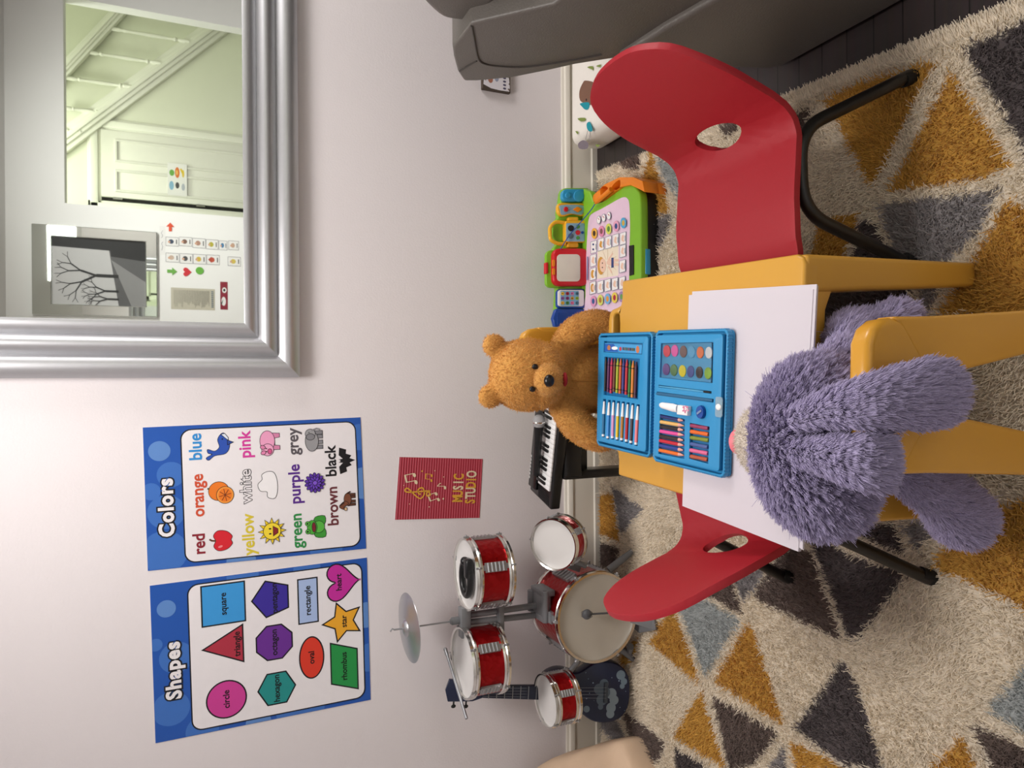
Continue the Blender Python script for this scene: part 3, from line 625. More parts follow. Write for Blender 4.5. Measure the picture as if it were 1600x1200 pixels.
# small distressed sign behind the sofa
a, b = wl(757, 136, -.03), wl(799, 120, -.03)
sgx, sgz, sgt = a.x, wl(800, 140, -.03).z, wl(756, 130, -.03).z
bm = B(); bb(bm, (sgx, -.018, sgz), (sgx + .30, -.001, sgt)); sg = add('wooden_sign', bm, [mat('sign_edge', '#4b4038', .8, var=.3, vs=80)], smooth=False, origin=(sgx + .15, 0, sgz), bevel=.002)
tag(sg, 'small white distressed sign on the wall, mostly behind the sofa arm', 'sign')
F = Flat(lambda u, v, h: Vector((sgx + u, -.0182 - h, sgz + v)), 1e-4); hh = sgt - sgz
F.poly([(.004, .005), (.02, .003), (.05, .006), (.1, .003), (.296, .004), (.297, hh - .004), (.12, hh - .003), (.05, hh - .006), (.015, hh - .003), (.005, hh * .7), (.003, hh * .4)], colm('#e4e0e6'))
F.poly(ellipse(.035, hh * .72, .012, .009), colm('#a8705c')); F.poly(ellipse(.045, hh * .5, .014, .008), colm('#9aa0b4'))
for i in range(4): F.poly(ellipse(.012 + .012 * i, hh * .22, .0035, .006), colm('#55506a'))
for i in range(8): F.poly(ellipse(random.uniform(.006, .06), random.choice([random.uniform(.005, .012), hh - .01]), .003, .002), colm('#6a5a50'))
F.done('painted_face', sg)
# ================================================================== rug
RZ = 0.012
def z8(L): return [(900 + x / 2.2857, 800 + y / 2.2857) for x, y in L]
def z9(L): return [(1100 + x / 3.2, y / 3.2) for x, y in L]
def z6(L): return [(1260 + x / 4.706, 340 + y / 4.706) for x, y in L]
def z1(L): return [(900 + x / 3.505, 60 + y / 3.505) for x, y in L]
MUS, BRN, DRK, GRY, BLG, CRM = '#dcaa50', '#7d6d66', '#6a6162', '#a39e9f', '#bfc4c4', '#fbefdb'
PAT = [(BLG, z8([(362, 338), (430, 298), (580, 392), (450, 592)])), (MUS, z8([(607, 402), (625, 430), (732, 765), (484, 605)])),
 (MUS, z8([(345, 343), (434, 612), (255, 472), (288, 410)])), (MUS, z8([(442, 638), (526, 916), (340, 800)])),
 (BRN, z8([(480, 656), (713, 795), (628, 906), (540, 930)])), (DRK, z8([(945, 540), (985, 600), (1085, 930), (940, 905), (774, 775)])),
 (BRN, z8([(735, 128), (832, 152), (940, 462), (790, 390), (628, 312), (690, 200)])), (DRK, z8([(828, 88), (900, 108), (960, 155), (1168, 218), (1010, 440), (970, 466)])),
 (DRK, z8([(940, 45), (1125, 45), (1172, 150), (1100, 130), (985, 70)])), (BRN, z8([(438, 290), (545, 232), (587, 372)])),
 (GRY, z8([(550, 232), (690, 192), (588, 330)])), (MUS, z8([(1262, 190), (1430, -10), (1800, -60), (1800, 460), (1600, 352)])),
 (BLG, z8([(1600, 560), (1465, 715), (1600, 806), (1800, 860), (1800, 420)])), (BRN, z8([(1408, 765), (1600, 852), (1700, 900), (1600, 1000), (1480, 940)])),
 (MUS, z8([(1370, 808), (1418, 930), (1240, 930)])), (BRN, z8([(158, 700), (312, 832), (290, 890), (215, 915)])),
 (GRY, z8([(60, 740), (120, 715), (150, 760), (196, 860), (110, 800)])), (DRK, z8([(343, 842), (425, 890), (470, 930), (350, 930)])),
 (GRY, z8([(735, 838), (752, 930), (680, 930)])), (MUS, z8([(757, 823), (900, 890), (960, 930), (780, 930)])),
 (MUS, z8([(75, -60), (125, -60), (148, 108), (72, 76)])), (GRY, z8([(122, -90), (235, -10), (190, 50), (152, 84)])),
 (BRN, z8([(70, 108), (150, 132), (132, 195), (70, 200)])), (GRY, z8([(1150, 48), (1290, 42), (1212, 142)])),
 (MUS, z8([(150, 520), (218, 445), (205, 520), (160, 560)])), (BLG, z8([(1420, 1010), (1560, 1080), (1400, 1200)])), (MUS, z8([(940, 960), (1120, 1000), (1000, 1120)])),
 (MUS, z9([(580, 500), (850, 385), (1152, 303), (1075, 420), (832, 935), (660, 620)])), (MUS, z9([(1208, 365), (1260, 420), (1532, 822), (1400, 880), (908, 962)])),
 (DRK, z9([(1275, 245), (1440, 170), (1700, 60), (1700, 860), (1600, 765), (1440, 480)])), (GRY, z9([(858, 1030), (1465, 938), (1360, 1152), (1085, 1420), (985, 1390)])),
 (MUS, z9([(1512, 975), (1700, 1150), (1700, 1300), (1420, 1152)])), (BRN, z9([(395, 585), (522, 543), (488, 665)])), (MUS, z9([(560, 1110), (765, 1048), (735, 1160), (660, 1330), (500, 1340)])),
 (DRK, z9([(758, 1120), (800, 1075), (838, 1120), (960, 1360), (730, 1370)])), (MUS, z6([(1375, -10), (1700, -10), (1700, 720), (940, 715), (1100, 500), (1190, 330)])),
 (DRK, z6([(100, 600), (160, 500), (730, 500), (765, 690), (640, 740), (300, 730), (100, 800)])), (GRY, z6([(808, 490), (965, 500), (880, 695), (820, 640)])),
 (BRN, z1([(140, 700), (365, 605), (330, 720)])), (MUS, z1([(405, 618), (502, 950), (430, 970), (330, 985), (345, 800)])), (BLG, z1([(432, 640), (560, 700), (560, 905), (470, 760)])),
 (GRY, z1([(340, 990), (480, 965), (515, 980), (470, 1110), (420, 1175), (330, 1180)])), (BRN, z1([(775, 500), (860, 450), (880, 500), (820, 540)]))]
PATF = [(c, np.array([fl(x, y, RZ + .012)[:2] for x, y in L])) for c, L in PAT]
def inpoly(P, Q):
    x, y = P[:, 0], P[:, 1]; r = np.zeros(len(P), bool); n = len(Q)
    for i in range(n):
        x0, y0 = Q[i]; x1, y1 = Q[i - 1]
        c = ((y0 > y) != (y1 > y)); r ^= c & (x < (x1 - x0) * (y - y0) / (y1 - y0 + 1e-12) + x0)
    return r
def rugcol(P, jit):
    Q = P[:, :2] + RNG.normal(0, jit, (len(P), 2)); col = np.tile(np.array(lin(CRM)), (len(P), 1))
    for c, poly in PATF:
        col[inpoly(Q, poly)] = lin(c)
    return col
RX0, RY0, RY1 = -1.75, -2.35, -.045
def rxr(y): return .662 + (.752 - .662) * (y + 1.5) / 1.43
rug = thing('shag_rug', 'shaggy cream rug with mustard, grey and brown triangles on the dark floor', 'rug', (-.5, -1.2, 0))
nx, ny = 210, 200; xs_ = np.linspace(0, 1, nx); ys_ = np.linspace(RY0, RY1, ny)
G = np.array([[RX0 + (rxr(y) - RX0) * t, y, RZ] for y in ys_ for t in xs_])
me = bpy.data.meshes.new('backing'); L0 = np.array(mw(rug).translation)
fcs = [(j * nx + i, j * nx + i + 1, (j + 1) * nx + i + 1, (j + 1) * nx + i) for j in range(ny - 1) for i in range(nx - 1)]
me.from_pydata([tuple(p) for p in (G - L0)], [], fcs)
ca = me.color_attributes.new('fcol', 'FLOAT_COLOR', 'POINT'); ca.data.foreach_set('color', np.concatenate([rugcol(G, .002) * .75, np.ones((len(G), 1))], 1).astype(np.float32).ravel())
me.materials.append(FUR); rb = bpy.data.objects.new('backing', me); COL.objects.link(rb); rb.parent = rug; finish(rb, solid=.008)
n = 420000
P = np.stack([RNG.uniform(RX0, .76, n), RNG.uniform(RY0, RY1, n), np.full(n, RZ)], 1); P = P[P[:, 0] < rxr(P[:, 1])]
e = 14000; ye = RNG.uniform(RY0, RY1, e); P = np.concatenate([P, np.stack([rxr(ye) - RNG.uniform(0, .012, e), ye, np.full(e, RZ)], 1)])
n = len(P); N = np.tile([0, 0, 1.0], (n, 1)) + RNG.normal(0, .22, (n, 3)); ed = P[:, 0] > rxr(P[:, 1]) - .012; N[ed, 0] += .7; N[:, 2] = np.abs(N[:, 2])
ph = np.sin(P[:, 0] * 9 + 1.3 * np.sin(P[:, 1] * 7)) + np.cos(P[:, 1] * 8 + P[:, 0] * 5); Dd = np.stack([np.cos(ph * 2), np.sin(ph * 2), np.zeros(n)], 1) + RNG.normal(0, 1.1, (n, 3)); Dd *= .55; Dd[ed, 0] += 1.6
cc = rugcol(P, .0035) * np.clip(RNG.uniform(.8, 1.14, (n, 1)), 0, 1.1)
fur('pile', P, N, Dd, RNG.uniform(.010, .019, n), .0010, cc, FUR, rug, npt=3, curl=.16, clump=.3, csize=.006, tip=.5)['kind'] = 'stuff'

# ================================================================== sofa at the right
LEA = mat('sofa_leather', '#5f5a55', .42, var=.08, vs=9, bump=.35, bs=260); SEAM = mat('sofa_seam', '#3f3b38', .5)
XS = .80
sofa = thing('reclining_sofa', 'large grey-brown leather sofa end at the right, beside the red chair', 'sofa', (1.2, -1.0, 0))
def aS(*pp): return [(p.y, p.z) for p in (aX(x, y, XS) for x, y in pp)]
out = aS((735, 37), (720, 57), (707, 73), (709, 90), (715, 112), (725, 127), (745, 127), (800, 122), (860, 110), (900, 101), (965, 91)) + aS((985, 76), (1050, 60), (1130, 50), (1220, 63)) + [(-1.55, .1), (-1.75, .2), (-1.75, .52), (-1.30, .60), (-.95, .66)]
bm = B(); prism(bm, [(XS, y, z) for y, z in out], (.19, 0, 0))
add('side_panel', bm, LEA, sofa, bevel=.007, seg=3)
yy = aS((737, 40), (741, 60), (747, 90), (757, 99), (780, 103), (820, 104), (880, 96), (940, 85))
bm = B(); tube(bm, smooth_path([(XS - .0005, y, z) for y, z in yy], 6), .0028, 6); add('seam', bm, SEAM, sofa)
XB = .785
lo = [(p.y, p.z) for p in (aX(x, y, XB) for x, y in ((965, 92), (1020, 96), (1080, 100), (1110, 103), (1150, 107), (1200, 109), (1238, 106)))]
lo = lo + [(-1.02, .012), (-1.75, .012), (-1.75, .30), (-1.2, .36), (-.98, .40)]
bm = B(); prism(bm, [(XB, y, max(z, .012)) for y, z in lo], (.14, 0, 0)); add('base_panel', bm, LEA, sofa, bevel=.012, seg=4)
bm = B(); tube(bm, [(XS - .0005, p.y, p.z) for p in [aX(x, y, XS) for x, y in ((718, 111), (730, 103), (745, 95))]], .002, 6); add('seam', bm, SEAM, sofa)
bm = B(); prism(bm, [(XS + .13, -.60, .05), (XS + .13, -.72, .42), (XS + .13, -1.7, .42), (XS + .13, -1.7, .05)], (1.5, 0, 0)); add('seat_base', bm, LEA, sofa, bevel=.03, seg=4)
bm = B(); prism(bm, [(XS + .15, -.62, .3), (XS + .15, -.50, .74), (XS + .15, -.66, .80), (XS + .15, -.90, .42)], (1.45, 0, 0)); add('back_panel', bm, LEA, sofa, bevel=.05, seg=5)
hp = [(p.y, p.z) for p in (aX(x, y, XS + .03) for x, y in ((655, -6), (664, 10), (690, 32), (720, 38), (735, 37), (752, 26), (775, 5), (785, -30), (660, -40)))]
bm = B(); prism(bm, [(XS + .035, y, z) for y, z in cat2(hp, 4)], (.7, 0, 0)); add('head_cushion', bm, LEA, sofa, bevel=.03, seg=5)
bm = B(); prism(bm, [(XS + .18, -.92, .42), (XS + .18, -.92, .54), (XS + .18, -1.62, .56), (XS + .18, -1.66, .42)], (.66, 0, 0)); add('seat_cushion', bm, LEA, sofa, bevel=.04, seg=5)
for x, y in ((XS + .09, -1.12), (XS + .09, -1.62), (XS + 1.3, -.72), (XS + 1.3, -1.6)):
    bm = B(); cyl(bm, (x, y, 0), (x, y, .055), .022, .026, 14); add('foot', bm, mat('sofa_foot', '#2a2522', .5), sofa)
# ================================================================== printed floor cushion and beige bag
CUSH = mat('cushion_cloth', '#efeae2', .9, var=.03, vs=60, bump=.3, bs=500)
cu = thing('floor_cushion', 'white floor cushion printed with forest animals, on the floor behind the red chair', 'cushion', (1.07, -.16, 0))
b0 = B(); box(b0, (1.09, -.195, .066), (.50, .30, .132)); bmesh.ops.bevel(b0, geom=b0.edges[:], offset=.05, segments=6, affect='EDGES', profile=.6)
for v in b0.verts: v.co.z += .006 * math.sin(v.co.x * 23) * math.cos(v.co.y * 17) * (v.co.z > .08)
add('cover', b0, CUSH, cu)
BRW, TEA, GRN, PNK, TAN, GRD = colm('#7d5b4a', .9), colm('#1f93a2', .9), colm('#7f9048', .9), colm('#dd8ea6', .9), colm('#b5674a', .9), colm('#7a7078', .9)
F = Flat(lambda u, v, h: Vector((.84 + u, -.345 + v, .1335 + h)), 2e-4)
def cpx(x, y): p = fl(860 + x / 6, 80 + y / 6, .135); return (p.x - .84, p.y + .345)
def cblob(L, m, sm=3): F.poly(cat2([cpx(*q) for q in L], sm), m)
cblob([(305, 290), (330, 275), (400, 290), (428, 330), (420, 420), (385, 500), (330, 490), (275, 460), (270, 370)], BRW); cblob([(275, 490), (350, 478), (365, 505), (350, 545), (320, 545), (295, 520)], TEA); F.poly(ellipse(*cpx(335, 455), .004), BLK)
cblob([(520, 120), (545, 100), (575, 95), (570, 150), (540, 220), (500, 270), (490, 262), (520, 200)], TAN); cblob([(520, 125), (540, 100), (570, 100), (560, 130)], PNK); cblob([(545, 190), (570, 180), (570, 240), (530, 260)], GRD)
F.line([cpx(605, 90), cpx(600, 190), cpx(590, 250)], .0025, GRD); F.line([cpx(600, 190), cpx(635, 165)], .0025, GRD); cblob([(660, 100), (685, 80), (712, 115), (700, 165), (665, 190), (655, 150)], GRN)
for L in ([(255, 630), (325, 625), (330, 650), (290, 660)], [(235, 750), (262, 755), (258, 780)], [(405, 280), (450, 255), (440, 290)], [(345, 150), (400, 140), (405, 180), (390, 170)], [(430, 140), (475, 125), (470, 150)], [(425, 875), (470, 880), (445, 900)]): cblob(L, GRN, 2)
cblob([(345, 680), (375, 665), (400, 740), (375, 755), (350, 730)], TEA); F.line([cpx(355, 745), cpx(335, 830)], .003, GRD); F.line([cpx(385, 750), cpx(365, 850)], .003, GRD); cblob([(265, 870), (310, 835), (360, 860), (350, 915), (280, 915)], GRD)
F.done('animal_print', cu)
BGE = mat('beige_cloth', '#e2c5a8', .85, var=.05, vs=20, bump=.3, bs=400)
bg = [((815, 1203), -.10), ((850, 1185), -.10), ((885, 1166), -.12), ((905, 1168), -.20), ((930, 1164), -.22), ((951, 1149), -.26), ((968, 1158), -.30), ((978, 1168), -.34), ((990, 1200), -.36)]
ridge = [wl(*p, Y) for p, Y in bg]
bm = B(); rows = []
for k, (dx, dz) in enumerate(((0, 0), (-.05, .02), (-.12, .05), (-.2, .06), (-.28, .03), (-.34, -.02))):
    rows.append([bm.verts.new((p.x + dx, p.y - .012 * k + .028 * math.sin(i * 2.1 + k * 1.3), max(.02, p.z + dz * (1 - i / 10) + .014 * math.sin(i * 3 + k * 1.7)))) for i, p in enumerate(ridge)])
for a, b in zip(rows, rows[1:]):
    for i in range(len(a) - 1): bm.faces.new((a[i], a[i + 1], b[i + 1], b[i]))
rim = [v for v in rows[0]] + [r[-1] for r in rows[1:]] + rows[-1][-2::-1] + [r[0] for r in rows[-2:0:-1]]
base = [bm.verts.new((v.co.x - .01, min(v.co.y, -.06), .013)) for v in rim]
for i in range(len(rim)):
    j = (i + 1) % len(rim)
    bm.faces.new((rim[i], rim[j], base[j], base[i]))
bmesh.ops.recalc_face_normals(bm, faces=bm.faces[:])
tag(add('cloth_bag', bm, BGE, origin=(-1.4, -.2, 0), sub=2), 'crumpled beige cloth bag at the left edge beside the skirting board', 'bag')

# ================================================================== red chairs
RED = mat('red_plastic', '#a81e2b', .5, var=.04, vs=120, bump=.12, bs=900); TUBE = mat('black_steel', '#1b1817', .35, var=.1)
prf = [(0, -.205, .292), (.05, -.155, .307), (.12, -.085, .310), (.20, -.005, .306), (.245, .038, .304), (.275, .064, .315), (.295, .080, .333), (.33, .096, .363), (.40, .121, .430), (.48, .150, .505), (.56, .180, .580), (.63, .207, .646)]
def bend(t):
    for (a, xa, za), (b, xb, zb) in zip(prf, prf[1:]):
        if t <= b: k = (t - a) / (b - a); return xa + (xb - xa) * k, za + (zb - za) * k
    return prf[-1][1:]
def make_chair(M, label):
    t = thing('school_chair', label, 'chair', group='red plastic school chairs', mtx=M)
    half = [(.150, 0), (.168, .006), (.176, .03), (.179, .09), (.180, .15), (.180, .21), (.180, .27), (.180, .33), (.180, .38), (.178, .43), (.165, .49), (.135, .545), (.08, .575), (.03, .583)]
    outl = half + [(-x, y) for x, y in half[::-1]]
    outl = cat2(outl, 3)
    bm = sheet2(outl, [ellipse(0, .305, .066, .030, 0, 28)], [x / 100 for x in range(-16, 17, 4)], [q / 100 for q in range(2, 60, 2)])
    for v in bm.verts:
        x, z = bend(v.co.y); k = max(0, min(1, (v.co.y - .3) / .2)); v.co = Vector((x - .22 * k * v.co.x ** 2 * 2, v.co.x, z + (v.co.x ** 2) * .12 * max(0, 1 - abs(v.co.y - .14) / .16)))
    bmesh.ops.recalc_face_normals(bm, faces=bm.faces[:])
    if sum(f.normal.z for f in bm.faces) < 0: bmesh.ops.reverse_faces(bm, faces=bm.faces[:])
    add('seat_shell', bm, RED, t, local=True, fix=False, solid=.014, bevel=.0055, seg=3, ang=50)
    for s in (-1, 1):
        bm = B(); tube(bm, round_path([(.19, s * .192, .012), (.052, s * .166, .284), (-.105, s * .166, .278), (-.195, s * .192, .012)], .06, 8), .0128, 14); add('leg_frame', bm, TUBE, t, local=True)
        for x in (.19, -.195): bm = B(); cyl(bm, (x, s * .192, .002), (x - .012 * (1 if x > 0 else -1), s * .19, .03), .0155, .0145, 14); add('foot_cap', bm, mat('foot_rubber', '#121110', .7), t, local=True)
    for x in (.03, -.08): bm = B(); cyl(bm, (x, -.166, .278), (x, .166, .278), .010, seg=12); add('cross_bar', bm, TUBE, t, local=True)
    return t
RZM = Matrix.Translation((0, 0, RZ))
make_chair(Matrix.Translation((.43, -1.10, RZ)), 'red plastic chair with black legs at the right end of the yellow table')
make_chair(Matrix.Translation((-.255, -1.093, RZ)) @ Matrix.Rotation(math.radians(193.8), 4, 'Z'), 'red plastic chair with black legs turned towards the drum kit, under the paper')

# ================================================================== yellow table
YEL = mat('yellow_plastic', '#d29d3f', .33, var=.03, vs=8, bump=.04, bs=60)
TZ, TR = .43, math.radians(-3.0)
tb = thing('play_table', 'low yellow plastic play table with cut-out handle at its back edge', 'table', (-.004, -1.122, RZ), TR)
hw, hd, zt = .232, .272, TZ - RZ
o2 = rrect(-hw, -hd, hw, hd, .022, 5); i0 = max(range(len(o2)), key=lambda i: o2[i][1] + .001 * o2[i][0])
lobe = [(.232, .25), (.232, .285), (.185, .285), (.175, .288), (.17, .305), (.166, .328), (.158, .338), (.14, .343), (-.14, .343), (-.158, .338), (-.166, .328), (-.17, .305), (-.178, .288), (-.19, .285), (-.232, .285), (-.232, .25)]
o2 = [(-hw + .02, -hd), (hw - .02, -hd), (hw - .006, -hd + .006), (hw, -hd + .02)] + lobe + [(-hw, -hd + .02), (-hw + .006, -hd + .006)]
bm = B(); prism(bm, [(x, y, zt - .036) for x, y in o2], (0, 0, .036), holes=[[(x, y, zt - .036) for x, y in rrect(-.155, .292, .155, .322, .013, 6)]])
add('table_top', bm, YEL, tb, local=True, bevel=.009, seg=4, ang=50)
for sx in (-1, 1):
    for sy in (-1, 1):
        bm = B(); q = [bm.verts.new(p) for p in [(sx * x, sy * y - (.005 if sy > 0 else 0), z) for z, xo, xi, yo, yi in ((zt - .004, .2312, .166, .2712, .200), (0, .240, .196, .285, .245)) for x, y in ((xo, yo), (xi, yo), (xi, yi), (xo, yi))]]
        bm.faces.new(q[:4]); bm.faces.new(q[4:][::-1])
        for i in range(4): bm.faces.new((q[i], q[(i + 1) % 4], q[4 + (i + 1) % 4], q[4 + i]))
        add('leg', bm, YEL, tb, local=True, bevel=.009, seg=4)
for sy in (-1, 1):
    bm = B(); y = sy * .268
    prism(bm, [(-.2, y, zt - .03), (.2, y, zt - .03), (.2, y, zt - .1), (.168, y, zt - .066), (.14, y, zt - .055), (-.14, y, zt - .055), (-.168, y, zt - .066), (-.2, y, zt - .1)], (0, -.014 * sy, 0)); add('apron', bm, YEL, tb, local=True, bevel=.003)
for sx in (-1, 1):
    bm = B(); x = sx * .228
    prism(bm, [(x, -.24, zt - .03), (x, .24, zt - .03), (x, .24, zt - .1), (x, .2, zt - .06), (x, -.2, zt - .06), (x, -.24, zt - .1)], (-.014 * sx, 0, 0)); add('apron', bm, YEL, tb, local=True, bevel=.003)
# paper: two offset layers
PAP = mat('paper_white', '#d3ccd4', .7, var=.01, vs=3)
bm = B(); q = [fl(*p, TZ + .0075) for p in ((1066, 790.5), (1076.3, 461), (1270.5, 452), (1247, 862))]
prism(bm, [Vector((p.x, p.y, TZ + .0008)) for p in q], (0, 0, .0065))
q2 = [fl(*p, TZ + .0075) for p in ((1068, 788), (1080, 457.5), (1274, 446.5), (1252, 860))]
for k in range(3): prism(bm, [Vector((p.x + .0012 * k, p.y - .0008 * k, TZ + .0010 + .0018 * k)) for p in q2], (0, 0, .0015))
tag(add('paper_stack', bm, PAP, origin=(-.05, -1.25, TZ), smooth=False), 'stack of large white drawing paper hanging over the left edge of the yellow table', 'paper')

# ================================================================== yellow chairs
YEL2 = mat('yellow_plastic_chair', '#d49a36', .25, var=.03, vs=8)
def yellow_chair(loc, rz, label, h=.56):
    t = thing('child_chair', label, 'chair', loc, rz, 'yellow plastic child chairs'); z = h - loc[2]
    # local: back towards -Y (seen from behind at -Y), seat towards +Y
    bw_ = .104
    bm = B(); o = [(-.10, z - .16), (.10, z - .16)] + [(bw_ * .99, z - .05)] + [(bw_ - .004, z - .03), (bw_ - .015, z - .012), (bw_ - .035, z - .002), (0, z), (-bw_ + .035, z - .002), (-bw_ + .015, z - .012), (-bw_ + .004, z - .03), (-bw_ * .99, z - .05)]
    prism(bm, [(x, -.032, zz) for x, zz in o], (0, .034, 0)); add('backrest', bm, YEL2, t, local=True, bevel=.011, seg=4)
    for s in (-1, 1):
        bm = B(); a = [(s * .018, z - .12), (s * .1045, z - .05), (s * .107, z - .12), (s * .124, z - .36), (s * .140, 0), (s * .086, 0), (s * .062, z - .36), (s * .035, z - .20)]
        prism(bm, [(x, -.0325, zz) for x, zz in a], (0, .034, 0)); add('leg', bm, YEL2, t, local=True, bevel=.006, seg=3)
        bm = B(); a = [(s * .112, .25), (s * .07, .25), (s * .09, 0), (s * .13, 0)]
        prism(bm, [(x, .205, zz) for x, zz in a], (0, .04, 0)); add('leg', bm, YEL2, t, local=True, bevel=.008, seg=3)
    bm = B(); prism(bm, [(x, y, .25) for x, y in rrect(-.115, .072, .115, .25, .03)], (0, 0, .03)); add('seat', bm, YEL2, t, local=True, bevel=.01, seg=3)
    return t
yellow_chair((-.019, -1.60, RZ), 0, 'yellow plastic child chair in front, seen from behind under the lavender plush')
yellow_chair((.047, -.575, RZ), PI, 'yellow plastic child chair behind the table, holding the honey brown bear', .57)
# ================================================================== drum kit
def foil_mat():
    m = bpy.data.materials.new('red_foil'); m.use_nodes = True; nt = m.node_tree; b = nt.nodes['Principled BSDF']
    b.inputs['Base Color'].default_value = (*lin('#a30d14'), 1); b.inputs['Metallic'].default_value = .72; b.inputs['Roughness'].default_value = .3
    tc = nt.nodes.new('ShaderNodeTexCoord'); v = nt.nodes.new('ShaderNodeTexVoronoi'); v.inputs['Scale'].default_value = 60
    nt.links.new(tc.outputs['Object'], v.inputs['Vector']); bp = nt.nodes.new('ShaderNodeBump'); bp.inputs['Strength'].default_value = .9; bp.inputs['Distance'].default_value = .002
    nt.links.new(v.outputs['Distance'], bp.inputs['Height']); nt.links.new(bp.outputs['Normal'], b.inputs['Normal']); return m
FOIL = foil_mat(); CHR = mat('chrome_plastic', '#dcdad6', .16, 1.0, var=.03); HEADW = mat('drum_skin', '#dcdad8', .3, var=.02); HEADG = mat('drum_skin_grey', '#bdb6aa', .35, var=.03)
DGR = mat('grey_plastic', '#77787b', .4, var=.04); LUGM = mat('silver_plastic', '#a4a5a8', .3, .55, var=.05)
kit = thing('toy_drum_kit', 'red foil toy drum kit with one cymbal, by the wall below the posters', 'drum kit', (-.75, -.25, RZ))
def drum(name, top, axis, R, H, skin=HEADW, lugs=5, a0=0.0, label=None, back=True):
    """top: centre of the played end, axis points out of it"""
    M = axisM(Vector(top) - Vector(axis).normalized() * H, axis)
    bm = B(); lathe(bm, [(R * .93, .008), (R * .93, H - .008)], M, 48); lathe(bm, [(0, .014), (R * .92, .014)], M, 48)
    sh_ = add(name, bm, FOIL, kit, fix=False)
    if label: sh_['label'] = label
    def hoop(z, d):
        bm = B(); pr = [(R * .93, z), (R * .985, z + .002 * d), (R * 1.0, z - .006 * d), (R * .975, z - .009 * d), (R * 1.0, z - .014 * d), (R * .985, z - .020 * d), (R * .93, z - .020 * d)]
        lathe(bm, [(r, q) for r, q in pr], M, 56, closed=True); add('hoop', bm, CHR, sh_)
    hoop(H, 1); hoop(0, -1)
    bm = B(); lathe(bm, [(0, H - .009), (R * .55, H - .0088), (R * .88, H - .009), (R * .935, H - .006)], M, 48); add('drum_head', bm, skin, sh_, fix=False)
    for i in range(lugs):
        a = a0 + 2 * PI * i / lugs; c, s = math.cos(a), math.sin(a)
        def P(r, t, z): return M @ Vector((c * r - s * t, s * r + c * t, z))
        bm = B(); w = R * .085
        for (z0, z1, ww, r1) in ((.005, H - .005, w * .8, R * .97), (H * .22, H * .78, w * 1.5, R * .985)):
            vs = [bm.verts.new(P(r, t, z)) for z in (z0, z1) for r, t in ((R * .92, -ww), (r1, -ww), (r1, ww), (R * .92, ww))]
            bm.faces.new(vs[:4]); bm.faces.new(vs[4:][::-1])
            for k in range(4): bm.faces.new((vs[k], vs[(k + 1) % 4], vs[4 + (k + 1) % 4], vs[4 + k]))
        for k in range(5): cyl(bm, P(R * .99, -w * 1.4, H * (.3 + .1 * k)), P(R * .99, w * 1.4, H * (.3 + .1 * k)), R * .022, seg=8)
        for z in (.006, H - .006): cyl(bm, P(R * 1.0, 0, z - .009), P(R * 1.0, 0, z + .009), R * .03, seg=8); ell(bm, P(R * 1.04, 0, z), R * .03, u=10, v=6)
        add('lug_bracket', bm, LUGM, sh_)
    return sh_
bc = Vector((-.748, -.315, .188)); bax = Vector((.03, -1, .02)).normalized()
bass = drum('bass_drum', bc, bax, .146, .20, HEADG, 6, .5, 'large red bass drum with a grey head facing the room')
Yt = -.22
rt, rb_ = wl(727, 897, Yt), wl(784, 889, Yt); drum('tom_drum', (rt.x, Yt, rt.z), (0, 0, 1), .112, .122, HEADW, 5, -1.2)
lt, lb = wl(722, 1036, Yt), wl(777, 1027, Yt); drum('tom_drum', (lt.x, Yt, lt.z), (0, 0, 1), .108, .118, HEADW, 5, -.9)
sl = wl(852, 1095, -.27); drum('snare_drum', sl, (0, 0, 1), .082, .088, HEADW, 5, -1.0)
sr = wl(864, 851, -.31); er = math.radians(57); drum('snare_drum', sr, (-.05, -math.cos(er), math.sin(er)), .083, .075, HEADW, 5, .3)
# column, clamps, arms, legs
bm = B()
def bar(a, b, w, d=None): 
    a, b = Vector(a), Vector(b); box(bm, (a + b) / 2, (w, d or w, (b - a).length), frame_from(b - a, (0, 1, 0)))
a, b = wl(734, 961, -.19), wl(838, 946, -.19); c, d = wl(734, 972, -.19), wl(838, 961, -.19)
cyl(bm, a, b, .010, seg=16); cyl(bm, c, d, .010, seg=16)
p, q = wl(726, 948, -.20), wl(726, 995, -.20); box(bm, (p + q) / 2, ((p - q).length, .03, .032)); p, q = wl(782, 942, -.20), wl(781, 985, -.20); box(bm, (p + q) / 2, ((p - q).length, .028, .018))
p = wl(711, 970, -.19); cyl(bm, p - Vector((0, 0, .03)), p + Vector((0, 0, .012)), .012, seg=16); cyl(bm, p, p + Vector((0, 0, .016)), .009, seg=16)
add('tom_stand', bm, DGR, kit, bevel=.002)
bm = B(); top = bc.z + .14
box(bm, (-.715, -.20, top + .005), (.075, .085, .03)); box(bm, (-.755, -.20, top + .0), (.02, .09, .045)); box(bm, (-.675, -.20, top - .002), (.02, .09, .045)); cyl(bm, (-.765, -.245, top + .012), (-.665, -.245, top + .012), .011); cyl(bm, (-.75, -.16, top + .022), (-.68, -.16, top + .022), .012)
add('stand_clamp', bm, DGR, kit, bevel=.003)
bm = B(); tube(bm, [wl(884, 868, -.28), wl(900, 878, -.29), wl(915, 884, -.29)], .009, 10); bar(wl(868, 876, -.27), wl(905, 889, -.25), .02, .012); add('side_arm', bm, DGR, kit)
bm = B(); tube(bm, [wl(880, 1062, -.25), wl(902, 1035, -.24), wl(912, 1014, -.24)], .009, 10); add('side_arm', bm, DGR, kit)
for s, x1 in ((1, -.565), (-1, -.93)):
    bm = B(); tube(bm, [(-.745 + s * .12, -.24, .10), (-.745 + s * .155, -.25, .05), (x1, -.26, RZ + .006)], [.013, .012, .009], 10); add('spur_leg', bm, DGR, kit)
